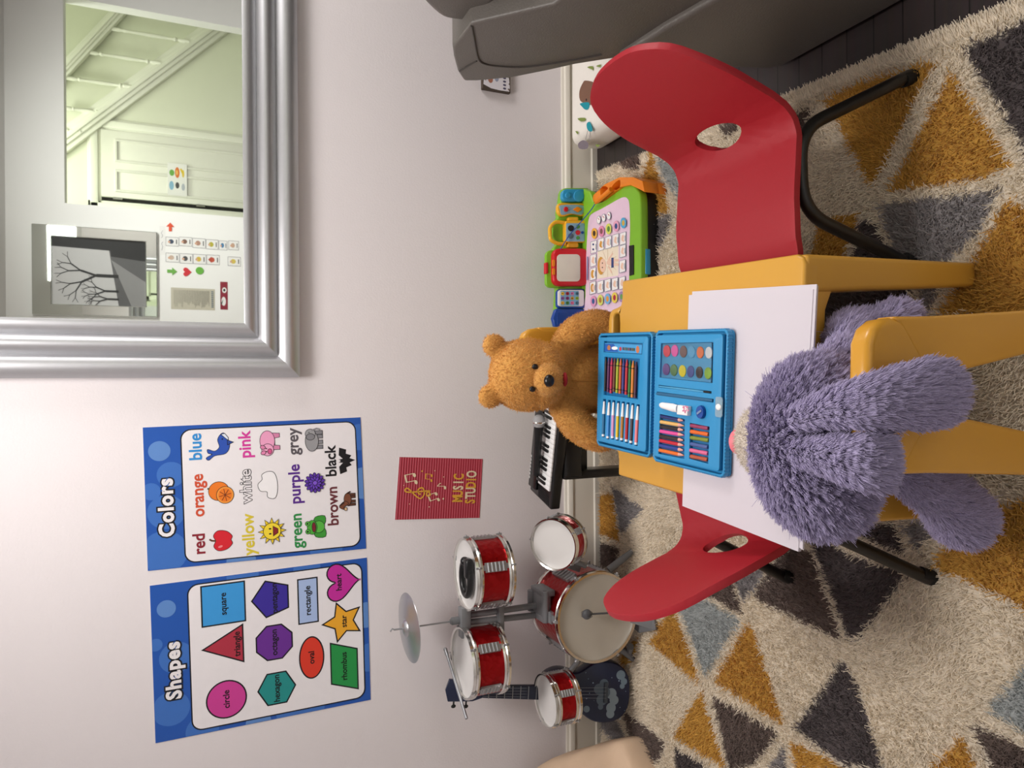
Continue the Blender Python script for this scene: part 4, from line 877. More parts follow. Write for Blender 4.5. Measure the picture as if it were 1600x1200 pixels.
bm = B(); tube(bm, [fl(985, 1010, .05), fl(983, 1024, RZ + .01)], [.012, .008], 8); add('spur_leg', bm, DGR, kit)
pedal = None
bm = B(); pa = [fl(*q, RZ + .015) for q in ((1000, 945), (1022, 962), (1026, 984), (1000, 989), (985, 975))]; prism(bm, [Vector((v.x, v.y, RZ + .012)) for v in pa], (0, 0, .008))
pq = [(bc.x - .03, bc.y - .012, .075), (bc.x + .01, bc.y - .012, .075)] ; bm2 = [fl(1020, 960, RZ + .02), fl(1018, 984, RZ + .02)]
f_ = [Vector(pq[1]), Vector(pq[0]), bm2[1], bm2[0]]; v1 = [bm.verts.new(p) for p in f_]; v2 = [bm.verts.new(p + Vector((0, .003, -.007))) for p in f_]
bm.faces.new(v1); bm.faces.new(v2[::-1])
for i in range(4): bm.faces.new((v1[i], v1[(i + 1) % 4], v2[(i + 1) % 4], v2[i]))
ped = add('foot_pedal', bm, DGR, kit, bevel=.002)
bp_ = wl(917, 960, -.345); bm = B(); tube(bm, [bp_, wl(966, 957, -.35)], .0032, 8); ell(bm, bp_, (.016, .012, .016)); 
for k in (-1, 0, 1): lathe(bm, [(.0165, -.001), (.0175, 0), (.0165, .001)], Matrix.Translation(bp_ + Vector((.006 * k, 0, 0))) @ Matrix.Rotation(PI / 2, 4, 'Y'), 20)
add('beater', bm, mat('dark_grey_plastic', '#55565a', .45), ped)
cc_ = wl(637, 981, -.185); cax = Vector((-.03, -.05, 1)).normalized(); M = axisM(cc_, cax)
bm = B(); lathe(bm, [(0, .016), (.012, .0155), (.022, .012), (.027, .006), (.05, .0035), (.08, .0005), (.103, -.004), (.1035, -.0052), (.08, -.0008), (.05, .0022), (.027, .0045), (.02, .009), (0, .0135)], M, 56)
add('cymbal', bm, mat('cymbal_chrome', '#c3c5c8', .32, 1.0, var=.04), kit)
bm = B(); cyl(bm, wl(706, 971, -.185), wl(616, 984, -.185), .0028, seg=10); p = wl(616, 984, -.185); tube(bm, [p, p + Vector((.004, 0, .006)), p + Vector((-.004, 0, .012))], .0025, 8); add('cymbal_rod', bm, LUGM, kit)
# stick and black toy lying on the drums
bm = B(); a, b = fl(696, 1015, lt.z + .010), fl(729, 1123, lt.z + .006); tube(bm, [a, a + (b - a) * .06, a + (b - a) * .12, b], [.0055, .0062, .0042, .0048], 12); ell(bm, a, .0066)
tag(add('drumstick', bm, mat('silver_stick', '#a2a4a8', .3, .6), origin=a), 'silver drumstick lying across the rim of the left tom drum', 'drumstick')
tk = thing('toy_headset', 'black open plastic loop lying on the head of the right tom drum', 'toy', (rt.x, Yt, rt.z - .008))
BLKP = mat('black_plastic', '#141415', .3, var=.1)
bm = B(); z = rt.z + .006
ring = [Vector((rt.x + .052 * math.cos(t) - .005, Yt - .025 + .036 * math.sin(t), z)) for t in [PI * .12 + i * PI * 1.55 / 20 for i in range(21)]]; tube(bm, ring, .0105, 10); ell(bm, ring[0], .0135); ell(bm, ring[-1], .0135); add('loop', bm, BLKP, tk)
bm = B(); box(bm, (rt.x + .03, Yt - .052, z + .002), (.06, .03, .026)); add('block', bm, BLKP, tk, bevel=.008)

# ================================================================== ukulele
ub, ut = fl(976, 1074, RZ + .012), wl(694, 1070, -.05)
ax = (ut - ub).normalized(); ur = Vector((1, .12, 0)); ur = (ur - ax * ur.dot(ax)).normalized(); un = ur.cross(ax); un = un if un.y < 0 else -un
uk = thing('ukulele', 'dark navy ukulele with grey clouds, leaning on the wall behind the small left drum', 'ukulele', ub)
def up_(u, v, h=0.0): return ub + ur * u + ax * v + un * h
NAVY = mat('navy_lacquer', '#1d2540', .3, var=.1, vs=12)
half = [(0, .0), (.05, .006), (.085, .035), (.098, .085), (.09, .13), (.066, .168), (.06, .19), (.068, .22), (.068, .255), (.05, .29), (.02, .302)]
bo = cat2(half + [(-x, y) for x, y in half[:0:-1]], 3)
bm = B(); prism(bm, [up_(u, v, 0) for u, v in bo], un * .058); add('body', bm, NAVY, uk, bevel=.006, seg=3)
L_ = (ut - ub).length
bm = B(); prism(bm, [up_(u, v, .055) for u, v in ((-.024, .24), (.024, .24), (.019, L_ - .12), (-.019, L_ - .12))], un * .018); add('neck', bm, mat('neck_navy', '#20263a', .4, var=.1), uk, bevel=.003)
bm = B()
for i in range(9): v = .27 + i * .026; bar(up_(-.02, v, .0745), up_(.02, v, .0745), .0018)
add('fret', bm, LUGM, uk)
bm = B(); prism(bm, [up_(u, v, .048) for u, v in ((-.02, L_ - .125), (.02, L_ - .125), (.032, L_ - .09), (.034, L_ - .01), (0, L_), (-.034, L_ - .01), (-.032, L_ - .09))], un * .016); hs = add('headstock', bm, NAVY, uk, bevel=.002)
for s in (-1, 1):
    for v in (.03, .07):
        bm = B(); cyl(bm, up_(s * .03, L_ - v, .055), up_(s * .046, L_ - v, .055), .003, seg=8); ell(bm, up_(s * .05, L_ - v, .055), (.006, .004, .008)); add('tuning_peg', bm, BLKP, hs)
bm = B(); bar(up_(-.032, .085, .061), up_(.032, .085, .061), .012, .008); add('bridge', bm, mat('bridge_grey', '#4b5560', .5), uk)
for u in (-.012, -.004, .004, .012): bm = B(); cyl(bm, up_(u * 1.4, .085, .066), up_(u, L_ - .12, .076), .0006, seg=6); add('string', bm, mat('string_grey', '#8b9096', .4), uk)
UC1, UC2, UC3, UST = mat('cloud_pale', '#8c9da8', .4), mat('cloud_mid', '#5d6d7c', .4), mat('cloud_deep', '#70828f', .4), mat('star_pale', '#9db4cc', .4)
F = Flat(lambda u, v, h: up_(u, v, .0585 + h), 6e-5)
def cloud(cs, m): [F.poly(ellipse(x, y, r, r, 0, 20), m, up=(i == 0)) for i, (x, y, r) in enumerate(cs)]
def ucl(L, m):
    for i, (x, y, r) in enumerate(L): p = wl(820 + x / 7.5, 1040 + y / 7.5, -.2); d = p - ub; cloud([(d.dot(ur) * .98, d.dot(ax), r / 7.5 / 500)], m)
ucl([(960, 270, 66), (985, 340, 58), (950, 430, 62), (940, 500, 52)], UC1); ucl([(885, 165, 58), (830, 230, 66), (890, 260, 70), (855, 350, 68), (840, 430, 34)], UC2); ucl([(1065, 50, 58), (1095, 120, 42), (1075, 175, 32)], UC3); ucl([(690, 470, 40)], UC3)
for i in range(34):
    x, y = random.uniform(680, 1130), random.uniform(40, 560)
    if abs(x - 920) > 120 or y < 100: ucl([(x, y, random.choice([3, 4, 5, 8]))], UST)
F.done('cloud_print', uk)

# ================================================================== keyboard, microphone, stand
KZ = .345
kc = [fl(828, 765, KZ), fl(860, 797, KZ), fl(873, 668, KZ)]; kdir = (kc[2] - kc[1]).normalized(); kn = Vector((-kdir.y, kdir.x, 0))
def kp(u, v, z=0.0): return Vector((kc[1].x, kc[1].y, KZ + z)) + kdir * u + kn * v      # u along the front edge, v towards the wall
kd = (kc[0] - kc[1]); ku, kv = kd.dot(kdir), kd.dot(kn)
kb = thing('toy_keyboard', 'black toy keyboard with white keys beside the honey brown bear', 'keyboard', kp(.2, .05, -.04))
bm = B(); KL = .46
prism(bm, [kp(u, v, -.034) for u, v in ((0, 0), (KL, 0), (KL - ku, kv), (ku, kv))], (0, 0, .034)); add('case', bm, BLKP, kb, bevel=.005, seg=3)
bm = B(); prism(bm, [kp(u, v, -.001) for u, v in ((ku + .02, kv * .62), (KL - ku - .02, kv * .62), (KL - ku - .02, kv * .97), (ku + .02, kv * .97))], (0, 0, .012)); add('control_panel', bm, mat('black_panel', '#0e0e10', .25), kb, bevel=.003)
bm = B()
for k in range(7): p = kp(ku + .05 + k * .012, kv * .92, .0115); box(bm, p, (.008, .004, .002))
add('panel_lettering', bm, mat('panel_white', '#c9c9c9', .5), kb, smooth=False)
kx0, kw, nk = .058, .0152, 22
bm = B()
for i in range(nk): a, b = kp(kx0 + i * kw, .010, .0005), kp(kx0 + (i + .95) * kw, kv * .58, .0065); box(bm, (a + b) / 2, (kw * .94, kv * .58 - .010, .006), Matrix.Rotation(math.atan2(kdir.y, kdir.x), 3, 'Z'))
add('white_keys', bm, mat('key_white', '#eeeeee', .25), kb, bevel=.0008)
bm = B()
for i in range(nk - 1):
    if i % 7 in (2, 6): continue
    p = kp(kx0 + (i + 1) * kw, kv * .42, .0085); box(bm, p, (kw * .55, kv * .36, .008), Matrix.Rotation(math.atan2(kdir.y, kdir.x), 3, 'Z'))
add('black_keys', bm, BLKP, kb, bevel=.0015)
bm = B()
for i in range(7): a = kp(ku * .45 + .006 + i * .0055, .012 + .002 * i, .0008); b = kp(ku * .75 + .006 + i * .0055, kv * .6, .0008); bar(a, b, .0016)
add('speaker_grille', bm, mat('grille_black', '#232325', .5), kb, smooth=False)
mic = thing('toy_microphone', 'toy microphone with a silver mesh head lying on the black keyboard', 'microphone', kp(.3, kv * .8, .02))
mh, me_ = fl(842, 658, KZ + .033), fl(838, 742, KZ + .024)
md = (mh - me_).normalized(); M = axisM(mh, md)
bm = B(); lathe(bm, [(0, .021), (.010, .0185), (.017, .012), (.0205, .002), (.0205, -.002), (.0185, -.010), (.0165, -.0165), (0, -.0165)], M, 32); add('mesh_head', bm, mat('mic_mesh', '#b9babd', .35, .8, bump=1.0, bs=900), mic)
bm = B(); tube(bm, [mh - md * .016, mh - md * .05, me_], [.0155, .013, .011], 18); add('handle', bm, BLKP, mic)
bm = B(); lathe(bm, [(.0207, -.003), (.0218, 0), (.0207, .003)], axisM(mh - md * .002, md), 32); add('band', bm, CHR, mic)
ks = thing('keyboard_stand', 'black plastic stand under the toy keyboard behind the yellow table', 'stand', (kp(.2, .05).x, kp(.2, .05).y, RZ))
zb = KZ - .034
for u in (.10, .36):
    bm = B(); a = kp(u, .0, 0)
    bb(bm, (a.x - .002, a.y - .01, RZ + .03), (a.x + .025, a.y + .07, zb)); bb(bm, (a.x - .006, a.y - .06, RZ + .004), (a.x + .03, a.y + .10, RZ + .032)); add('leg', bm, BLKP, ks, bevel=.006)
a, b = kp(.10, .02), kp(.36, .03); bm = B(); bb(bm, (a.x, a.y, zb - .10), (b.x + .02, a.y + .02, zb)); bb(bm, (a.x + .002, a.y - .035, zb - .06), (b.x + .02, a.y + .06, zb - .0)); add('cross_panel', bm, BLKP, ks, bevel=.006)

# ================================================================== learning desk
TG, TO, TY, TBL, TRD, TNV, TBK = mat('toy_green', '#86c232', .3), mat('toy_orange', '#f58a1f', .35), mat('toy_yellow', '#f4b72e', .3), mat('toy_blue', '#37a0d0', .3), mat('toy_red', '#d3212d', .3), mat('toy_navy', '#1c489f', .3), mat('toy_black', '#1a1a1c', .5)
A_, B_ = Vector((.45, -.405, .088)), Vector((.45, -.10, .108)); dn = Vector((1, 0, 0)).cross(B_ - A_).normalized()
def pl(x, y, h=0.0): d = ray(x, y); return CP + d * ((A_ + dn * h - CP).dot(dn) / d.dot(dn))
dk = thing('learning_desk', 'green toy learning desk with a pink picture sheet, on the floor by the wall', 'toy desk', (.42, -.24, RZ))
bm = B(); o = cat2([(p.x, p.y) for p in (pl(*q) for q in ((909, 298), (915, 297), (922, 301), (927, 317), (934, 317), (944, 313), (958, 303), (975, 291), (987, 289), (996, 297), (1000, 308), (1001, 345), (1001, 430), (1001, 540), (990, 560), (910, 560), (909, 430), (909, 340)))], 4)
def dz(x, y): return A_.z + (y - A_.y) * (B_.z - A_.z) / (B_.y - A_.y)
prism(bm, [Vector((x, y, dz(x, y) - .03)) for x, y in o], (0, 0, .03)); add('board', bm, TG, dk, bevel=.006, seg=3)
bm = B(); prism(bm, [Vector((x * .985 + .006, y + .003, RZ + .004)) for x, y in o], (0, 0, .055)); add('base', bm, TBK, dk, bevel=.004)
# picture sheet drawn in the plane of the board
F = Flat(lambda u, v, h: pl(840 + u / 5.455, 280 + v / 5.455, .0006 + h), 5e-5)
MATP, MW, MLN = colm('#edcfe4', .4), colm('#f6f2f2', .4), colm('#5f7a8c', .5)
F.poly(cat2([(735, 153), (765, 165), (782, 215), (788, 400), (783, 600), (780, 850), (770, 1190), (410, 1190), (408, 1000), (412, 700), (425, 450), (440, 325), (480, 285), (540, 255), (620, 210), (690, 170)], 4), MATP)
def card(x, y, w=54, hgt=104, sk=.28):
    q = [(x - w / 2, y - hgt / 2 + w * sk / 2), (x + w / 2, y - hgt / 2 - w * sk / 2), (x + w / 2, y + hgt / 2 - w * sk / 2), (x - w / 2, y + hgt / 2 + w * sk / 2)]
    F.poly(q, MLN); F.poly(inset(q, 3), MW)
SKN, HAIR, NVY = colm('#eec9b4', .5), colm('#d49c45', .5), colm('#33487f', .5)
F.poly([(512, 605), (690, 565), (688, 820), (508, 850)], colm('#f2e6d0', .5))
for a in range(12): t = a * PI / 6; F.line([(598 + 28 * math.cos(t), 715 + 34 * math.sin(t)), (598 + 84 * math.cos(t), 715 + 118 * math.sin(t))], 2, colm('#c9ad8a'))
F.poly(ellipse(540, 738, 30, 76), HAIR); F.poly(ellipse(556, 735, 27, 58), SKN); F.poly(ellipse(622, 710, 34, 26), SKN); F.line([(600, 690), (640, 632)], 12, SKN); F.line([(600, 740), (632, 798)], 12, SKN); F.poly([(628, 670), (648, 668), (648, 752), (628, 756)], NVY); F.line([(648, 690), (692, 690)], 20, SKN); F.line([(648, 728), (692, 728)], 20, SKN)
for e in (715, 752): F.poly(ellipse(552, e, 4, 6), BLK)
ic = [NVY, HAIR, SKN, SKN, SKN, SKN, HAIR, HAIR, SKN, SKN, SKN, SKN, SKN, SKN]
for i, (x, y) in enumerate([(478, 578), (540, 556), (603, 538), (665, 520), (727, 505), (474, 692), (472, 808), (470, 926), (535, 918), (597, 903), (658, 893), (720, 884), (725, 612), (722, 742)]):
    card(x, y); m = ic[i]
    if i == 0: [F.poly(ellipse(x - 4, y + q, 8, 9), m) for q in (-22, 20)]
    elif i in (6, 7): F.poly(ellipse(x - 2, y, 16, 36), m); (F.poly(ellipse(x + 5, y, 11, 24), SKN) if i == 7 else F.poly(ellipse(x + 12, y, 10, 24), MW))
    else: F.poly(cat2([(x - 14, y + 4), (x - 4, y - 30), (x + 10, y - 20), (x + 6, y + 8), (x + 12, y + 28), (x - 8, y + 22)], 3), m)
    F.line([(x + 19, y - 26), (x + 19, y + 22)], 5, MLN)
for (x, y, c, c2) in ((482, 462, '#f0b44a', '#4a3a2a'), (543, 444, '#e58fb2', '#8a5a5a'), (604, 424, '#d8dc6a', '#5a8a3a'), (668, 400, '#e9a9c4', '#2f4a86'), (730, 373, '#58b0dc', '#d8b04a'), (474, 1040, '#e29cc0', '#3f5f92'), (534, 1030, '#d9dc72', '#b5803a'), (595, 1020, '#7cb7e2', '#e59a4a'), (655, 1010, '#ead25a', '#b02f3c'), (714, 1002, '#a88ab8', '#6aa05a')):
    F.poly(ellipse(x, y, 25, 46), colm(c, .5)); F.poly(ellipse(x, y, 12, 24), colm(c2, .5)); F.line([(x + 24, y - 28), (x + 24, y + 36)], 3, MLN)
for x, y in ((520, 335), (562, 318), (606, 300)): F.poly(ellipse(x, y + 12, 17, 34), MLN); F.poly(ellipse(x, y + 12, 15, 31), MW); F.line([(x - 7, y - 4), (x + 6, y + 12)], 5, colm('#c24a5a'))
F.line([(425, 660), (421, 860)], 9, colm('#6f86b4'))
F.done('picture_sheet', dk)
bm = B(); q = [pl(*p, .0) for p in ((984, 384), (991, 383), (991, 429), (985, 431))]; prism(bm, [v + dn * .0005 for v in q], dn * .003); add('sheet_catch', bm, TBK, dk)
bm = B(); bb(bm, (.34, -.424, .05), (.42, -.408, .07)); add('front_button', bm, TBL, dk, bevel=.003)
# back panel and its toys (built as solids standing on the board)
YB = -.085
def wp(x, y, Y=YB): return wl(x, y, Y)
def module(name, L, m, d0, d1, sm=3, par=None, bev=.004, label=None):
    Pn = cat2(L, sm) if sm else L; bm = B(); prism(bm, [wp(840 + x / 5.455, 280 + y / 5.455, YB - d0) for x, y in Pn], (0, -(d1 - d0), 0)); o = add(name, bm, m, par or dk, bevel=bev, seg=3)
    if label: o['label'] = label
    return o
module('back_panel', [(172, 130), (185, 98), (215, 92), (400, 92), (405, 1260), (122, 1260), (128, 1100), (140, 940), (100, 900), (90, 760), (110, 600), (140, 560), (95, 500), (95, 400), (150, 335), (145, 290), (160, 220)], TG, -.03, 0, 0)
def rr(x0, y0, x1, y1, r): return rrect(x0, y0, x1, y1, r, 4)
m = module('remote_toy', rr(188, 95, 395, 200, 40), TBL, 0, .02, 0); module('button', ellipse(255, 140, 24, 24, 0, 20), TBL, .02, .026, 0, m); module('dial', ellipse(348, 145, 45, 50, 0, 24), TBL, .02, .025, 0, m)
m = module('game_pad', [(165, 215), (280, 215), (380, 215), (405, 260), (380, 320), (290, 305), (200, 325), (155, 290)], TY, 0, .018, 4); module('face_plate', [(195, 222), (375, 222), (395, 262), (370, 305), (280, 292), (205, 305), (190, 260)], mat('toy_pale_blue', '#8fb4cc', .35), .018, .020, 3, m, .001); module('red_button', ellipse(238, 258, 20, 22, 0, 20), TRD, .02, .026, 0, m); module('arrow_button', [(295, 260), (335, 235), (380, 258), (340, 285)], TO, .02, .026, 0, m)
bm = B(); tube(bm, round_path([wp(840 + x / 5.455, 280 + y / 5.455, YB - .012) for x, y in ((235, 372), (150, 362), (102, 410), (108, 520), (175, 552), (235, 552))], .012, 6), .0065, 12); hd_ = add('carry_handle', bm, TY, dk)
m = module('lantern_body', rr(210, 362, 408, 548, 25), TY, 0, .024, 0); module('picture_plate', rr(242, 375, 400, 532, 14), mat('toy_pale_blue', '#8fb4cc', .35), .024, .026, 0, m, .001); module('end_knob', rr(240, 330, 330, 362, 14), TY, 0, .018, 0, m); module('end_knob', rr(235, 548, 330, 590, 14), TY, 0, .018, 0, m)
for (x, y, r, mm) in ((283, 418, 26, TBK), (283, 484, 24, mat('toy_slate', '#5f7484', .4)), (343, 405, 17, mat('toy_leaf', '#4f9a48', .4)), (343, 455, 21, TRD), (343, 500, 16, mat('toy_leaf', '#4f9a48', .4)), (382, 455, 12, TNV)): module('picture_button', ellipse(x, y, r, r, 0, 18), mm, .026, .0275, 0, m, .0005)
module('screen_surround', rr(55, 610, 200, 930, 45), TG, 0, .016, 0)
m = module('screen_toy', rr(100, 600, 408, 918, 60), TRD, .004, .034, 0, None, .008); module('screen', rr(163, 640, 362, 872, 32), mat('toy_screen', '#e6e0d6', .4), .034, .0355, 0, m, .001); module('top_button', rr(50, 715, 72, 812, 8), TRD, .002, .02, 0, m)
for y0, y1 in ((687, 745), (760, 818)): module('side_button', rr(122, y0, 147, y1, 10), TO, .034, .038, 0, m)
m = module('telephone_plate', rr(148, 940, 392, 1105, 30), TNV, 0, .02, 0); ph_ = module('telephone', rr(168, 945, 390, 1085, 22), mat('toy_white', '#eeeef0', .3), .02, .026, 0, m, .002); module('telephone_face', rr(195, 952, 350, 1078, 4), mat('toy_sky', '#7fb6dc', .35), .026, .0265, 0, ph_, 0)
bc12 = ['#f0c23c', '#a8243c', '#d77fb0', '#4a7a94', '#8a5aa8', '#8a3a78', '#d9a23a', '#9ac23c', '#e8b23a', '#4f8a48', '#e87aa8', '#4f7a94']
for i in range(12): F3 = module('key_button', ellipse(213 + (i % 4) * 41, 975 + (i // 4) * 40, 15, 15, 0, 14), mat('toy_key' + str(i), bc12[i], .4), .0265, .0275, 0, m, 0)
FD = Flat(lambda u, v, h: Vector((u, YB - .0277 - h, v)), 5e-5)
for i in range(12):
    c_ = wp(840 + (213 + (i % 4) * 41) / 5.455, 280 + (975 + (i // 4) * 40) / 5.455, YB - .0277); FD.k = 1
    FD.text(('3', '2', '1')[i // 4] if i % 4 == 0 else ('6', '5', '4')[i // 4] if i % 4 == 1 else ('9', '8', '7')[i // 4] if i % 4 == 2 else '#0*'[i // 4], c_.x, c_.z, .0085, BLK, .0002)
FD.done('number_print', dk)
m = module('blue_panel', [(130, 1120), (180, 1110), (380, 1112), (395, 1160), (395, 1260), (125, 1260)], TNV, 0, .02, 2); module('inset_panel', rr(165, 1135, 372, 1250, 12), mat('toy_deep_blue', '#163f91', .35), .02, .022, 0, m)
# pen tray with two hollows
bm = B(); zt_ = .10
po = [fl(*q, zt_) for q in ((925, 316), (927, 305), (945, 288), (968, 277), (990, 277), (1004, 283), (1007, 300), (1000, 296), (985, 289), (970, 292), (955, 303), (942, 314))]
ho = [[fl(840 + x / 5.455, 280 + y / 5.455, zt_) for x, y in L] for L in (cat2([(535, 80), (570, 58), (598, 75), (597, 120), (560, 135), (540, 150)], 3), cat2([(630, 70), (660, 30), (700, 5), (705, 50), (690, 85), (645, 95)], 3))]
prism(bm, [Vector((p.x, p.y, zt_ - .055)) for p in po], (0, 0, .055), holes=[[Vector((p.x, p.y, zt_ - .055)) for p in h_] for h_ in ho]); prism(bm, [Vector((p.x, p.y, RZ + .006)) for p in po], (0, 0, .034)); add('pen_tray', bm, TO, dk, bevel=.004)
bm = B(); pa, pb = fl(930, 318, .112), fl(955, 296, .112); tube(bm, [pa, pa + (pb - pa) * .12, pa + (pb - pa) * .3, pb], [.003, .0065, .0085, .0085], 12); pen = add('stylus_pen', bm, TO, origin=pa); tag(pen, 'orange stylus pen tied by a blue cord, resting in the orange tray', 'pen')
bm = B(); tube(bm, smooth_path([pa, pl(922, 330, .02), wp(903, 352, YB - .034), wp(888, 370, YB - .034), wp(876, 389, YB - .036)], 6), .0016, 8); add('cord', bm, TNV, pen)
# ================================================================== honey brown plush bear
HON = '#d39a4e'; HONM = mat('honey_plush', HON, .95, var=.08, vs=90, bump=.6, bs=700, sheen=.2)
def hair_on(name, bm, n, L, rad, colf, parent, dirf, keep=None, **kw):
    P, N = tri_sample(bm, n, keep); D = dirf(P, N); k = RNG.uniform(.75, 1.15, (len(P), 1))
    o = fur(name, P, N, D, RNG.uniform(L * .65, L * 1.1, len(P)), rad, np.clip(colf(P) * k, 0, 1), FUR, parent, **kw); o['kind'] = 'stuff'; return o
def flat_col(h): c = np.array(lin(h)); return lambda P: np.tile(c, (len(P), 1))
def limb(pts, rs, n=6):
    P = smooth_path(pts, n); out = []
    m = len(P); R = np.interp(np.linspace(0, len(rs) - 1, m), range(len(rs)), rs)
    return [(tuple(p), float(r)) for p, r in zip(P, R)]
bear = thing('teddy_bear', 'honey brown plush bear sitting on the yellow chair behind the blue art case', 'plush toy', (.02, -.69, RZ + .27))
hc_ = Vector((.022, -.70, .612))
tilt = Matrix.Rotation(math.radians(-4), 3, 'Y')
E_ = [((.012, -.675, .405), (.088, .075, .125)), ((.012, -.69, .37), (.095, .08, .09)), ((hc_.x, hc_.y, hc_.z), (.089, .080, .094), tilt), ((.02, -.725, .585), (.082, .06, .062))]
for s, tx, tz in ((1, .094, .694), (-1, -.030, .706)):
    E_ += [((tx, -.69, tz), (.029, .017, .029))]
for pts in ([(.075, -.69, .51), (.125, -.70, .475), (.150, -.715, .42), (.13, -.735, .36)], [(-.055, -.69, .505), (-.105, -.70, .47), (-.135, -.72, .42), (-.12, -.74, .36)]): E_ += limb(pts, [.038, .041, .038, .032])
for s in (-1, 1): E_ += limb([(s * .05 + .01, -.70, .325), (s * .075, -.78, .325), (s * .085, -.845, .31)], [.045, .042, .04])
bmb = blob(E_, .0065, 5); bmc = bmb.copy()
body = add('body', bmb, HONM, bear, sharp=0)
def bdir(P, N): return np.stack([RNG.normal(0, .6, len(P)), RNG.normal(0, .6, len(P)), RNG.normal(-.35, .6, len(P))], 1)
hair_on('fur', bmc, 70000, .0065, .00042, flat_col('#dfa558'), body, bdir, npt=3, clump=.5, csize=.0035, curl=.2); bmc.free()
sc_ = wl(856, 593, -.782)
bm = blob([(tuple(sc_), (.039, .034, .036)), (tuple(sc_ + Vector((0, .02, -.004))), (.044, .035, .041))], .004, 4); b2 = bm.copy(); sn = add('muzzle', bm, HONM, bear, sharp=0); hair_on('fur', b2, 7000, .004, .0004, flat_col('#e2ae66'), sn, bdir, npt=3, curl=.2); b2.free()
PLB = mat('plush_black', '#121214', .3, var=.1)
bm = B(); ell(bm, wl(858, 595, -.818), (.0145, .011, .0125)); add('nose', bm, PLB, bear)
bm = B(); ell(bm, sc_ + Vector((0, -.022, -.034)), (.017, .010, .005)); add('mouth', bm, mat('mouth_red', '#9c1a22', .7), bear)
for (x, y) in ((836, 573), (832, 608)):
    p = wl(x, y, -.781); bm = B(); ell(bm, p, (.0068, .0055, .0078)); add('eye', bm, PLB, bear)
SEAMB = mat('plush_seam', '#a06a2a', .95)
bm = B(); tube(bm, smooth_path([(.006, -.745, .51), (.006, -.765, .46), (.005, -.771, .40), (.005, -.768, .35)], 5), .0022, 6); add('belly_seam', bm, SEAMB, bear)

# ================================================================== lavender plush rabbit
LAV = '#b9afd2'; LAVM = mat('lavender_plush', '#978fab', .95, var=.08, vs=60); CRMM = mat('cream_plush', '#d8cdc0', .95)
rab = thing('plush_rabbit', 'fluffy lavender long-eared plush seen from behind, sitting on the near yellow chair', 'plush toy', (-.03, -1.49, RZ + .28))
hd_c = fl(1252, 692, .535)
HB = [((hd_c.x, hd_c.y - .012, .535), (.118, .086, .076)), ((hd_c.x + .06, hd_c.y - .01, .515), (.062, .075, .062)), ((hd_c.x - .065, hd_c.y - .01, .515), (.066, .075, .062)), ((hd_c.x, hd_c.y + .030, .510), (.07, .05, .055)),
      ((-.03, -1.49, .40), (.095, .065, .12)), ((-.03, -1.485, .35), (.105, .07, .075))]
HB += limb([(.04, -1.47, .39), (.075, -1.42, .35), (.085, -1.385, .28), (.07, -1.37, .22)], [.036, .038, .036, .034])
HB += limb([(-.11, -1.46, .42), (-.15, -1.42, .36), (-.15, -1.40, .30)], [.036, .036, .034])
HB += limb([(.04, -1.46, .315), (.075, -1.44, .295), (.098, -1.445, .272)], [.042, .038, .036])
HB += limb([(-.09, -1.49, .335), (-.15, -1.495, .30), (-.185, -1.50, .245), (-.232, -1.49, .176)], [.042, .036, .036, .047]) 
bmb = blob(HB, .008, 6); bmc = bmb.copy(); rbody = add('body', bmb, LAVM, rab, sharp=0)
np_ = fl(1152, 690, .500); mz_c = Vector((np_.x + .004, np_.y - .048, .487))
def rcol(P):
    c = np.tile(np.array(lin(LAV)), (len(P), 1)); low = (P[:, 2] < .484) & (P[:, 2] > .43) & (P[:, 0] < hd_c.x - .08) & (P[:, 1] < -1.40)
    fr_ = (P[:, 1] > hd_c.y + .083) & (P[:, 2] < .53) & (P[:, 2] > .44); c[low | fr_] = lin('#ded4c8'); return c
def rdir(P, N):
    d = P - np.array([hd_c.x, hd_c.y + .10, .60]); d /= np.linalg.norm(d, axis=1)[:, None]; lowp = P[:, 2] < .44; d[lowp] = [0, 0, -1.0]; d[:, 2] += .1; return d + RNG.normal(0, .6, P.shape)
hair_on('fur', bmc, 150000, .020, .00048, rcol, rbody, rdir, keep=lambda P: ((P - np.array(mz_c[:])) ** 2).sum(1) > .070 ** 2, npt=5, clump=.75, csize=.0072, curl=.3, droop=.1, tip=.4); bmc.free()
bm = blob([(tuple(mz_c), (.060, .046, .042))], .005, 3); b2 = bm.copy(); mz_ = add('muzzle', bm, CRMM, rab, sharp=0); hair_on('fur', b2, 9000, .006, .0004, flat_col('#e0d6ca'), mz_, bdir, npt=3, curl=.2); b2.free()
bm = B(); ell(bm, np_, (.0215, .012, .0155)); add('nose', bm, mat('nose_pink', '#ef7f8c', .55), rab)
def ribbon(pts, ws, ts, side, n=8, seg=16):
    P = smooth_path(pts, n); m = len(P); W2 = np.interp(np.linspace(0, len(ws) - 1, m), range(len(ws)), ws); T2 = np.interp(np.linspace(0, len(ts) - 1, m), range(len(ts)), ts)
    bm = B(); rings = []
    for i in range(m):
        T = (P[min(i + 1, m - 1)] - P[max(0, i - 1)]).normalized(); s = Vector(side); s = (s - T * s.dot(T)).normalized(); q = T.cross(s)
        rings.append([bm.verts.new(P[i] + s * W2[i] * math.cos(a) + q * T2[i] * math.sin(a)) for a in [2 * PI * k / seg for k in range(seg)]])
    for a, b in zip(rings, rings[1:]):
        for k in range(seg): bm.faces.new((a[k], a[(k + 1) % seg], b[(k + 1) % seg], b[k]))
    bm.faces.new(rings[0][::-1]); bm.faces.new(rings[-1]); bmesh.ops.recalc_face_normals(bm, faces=bm.faces[:]); return bm, P
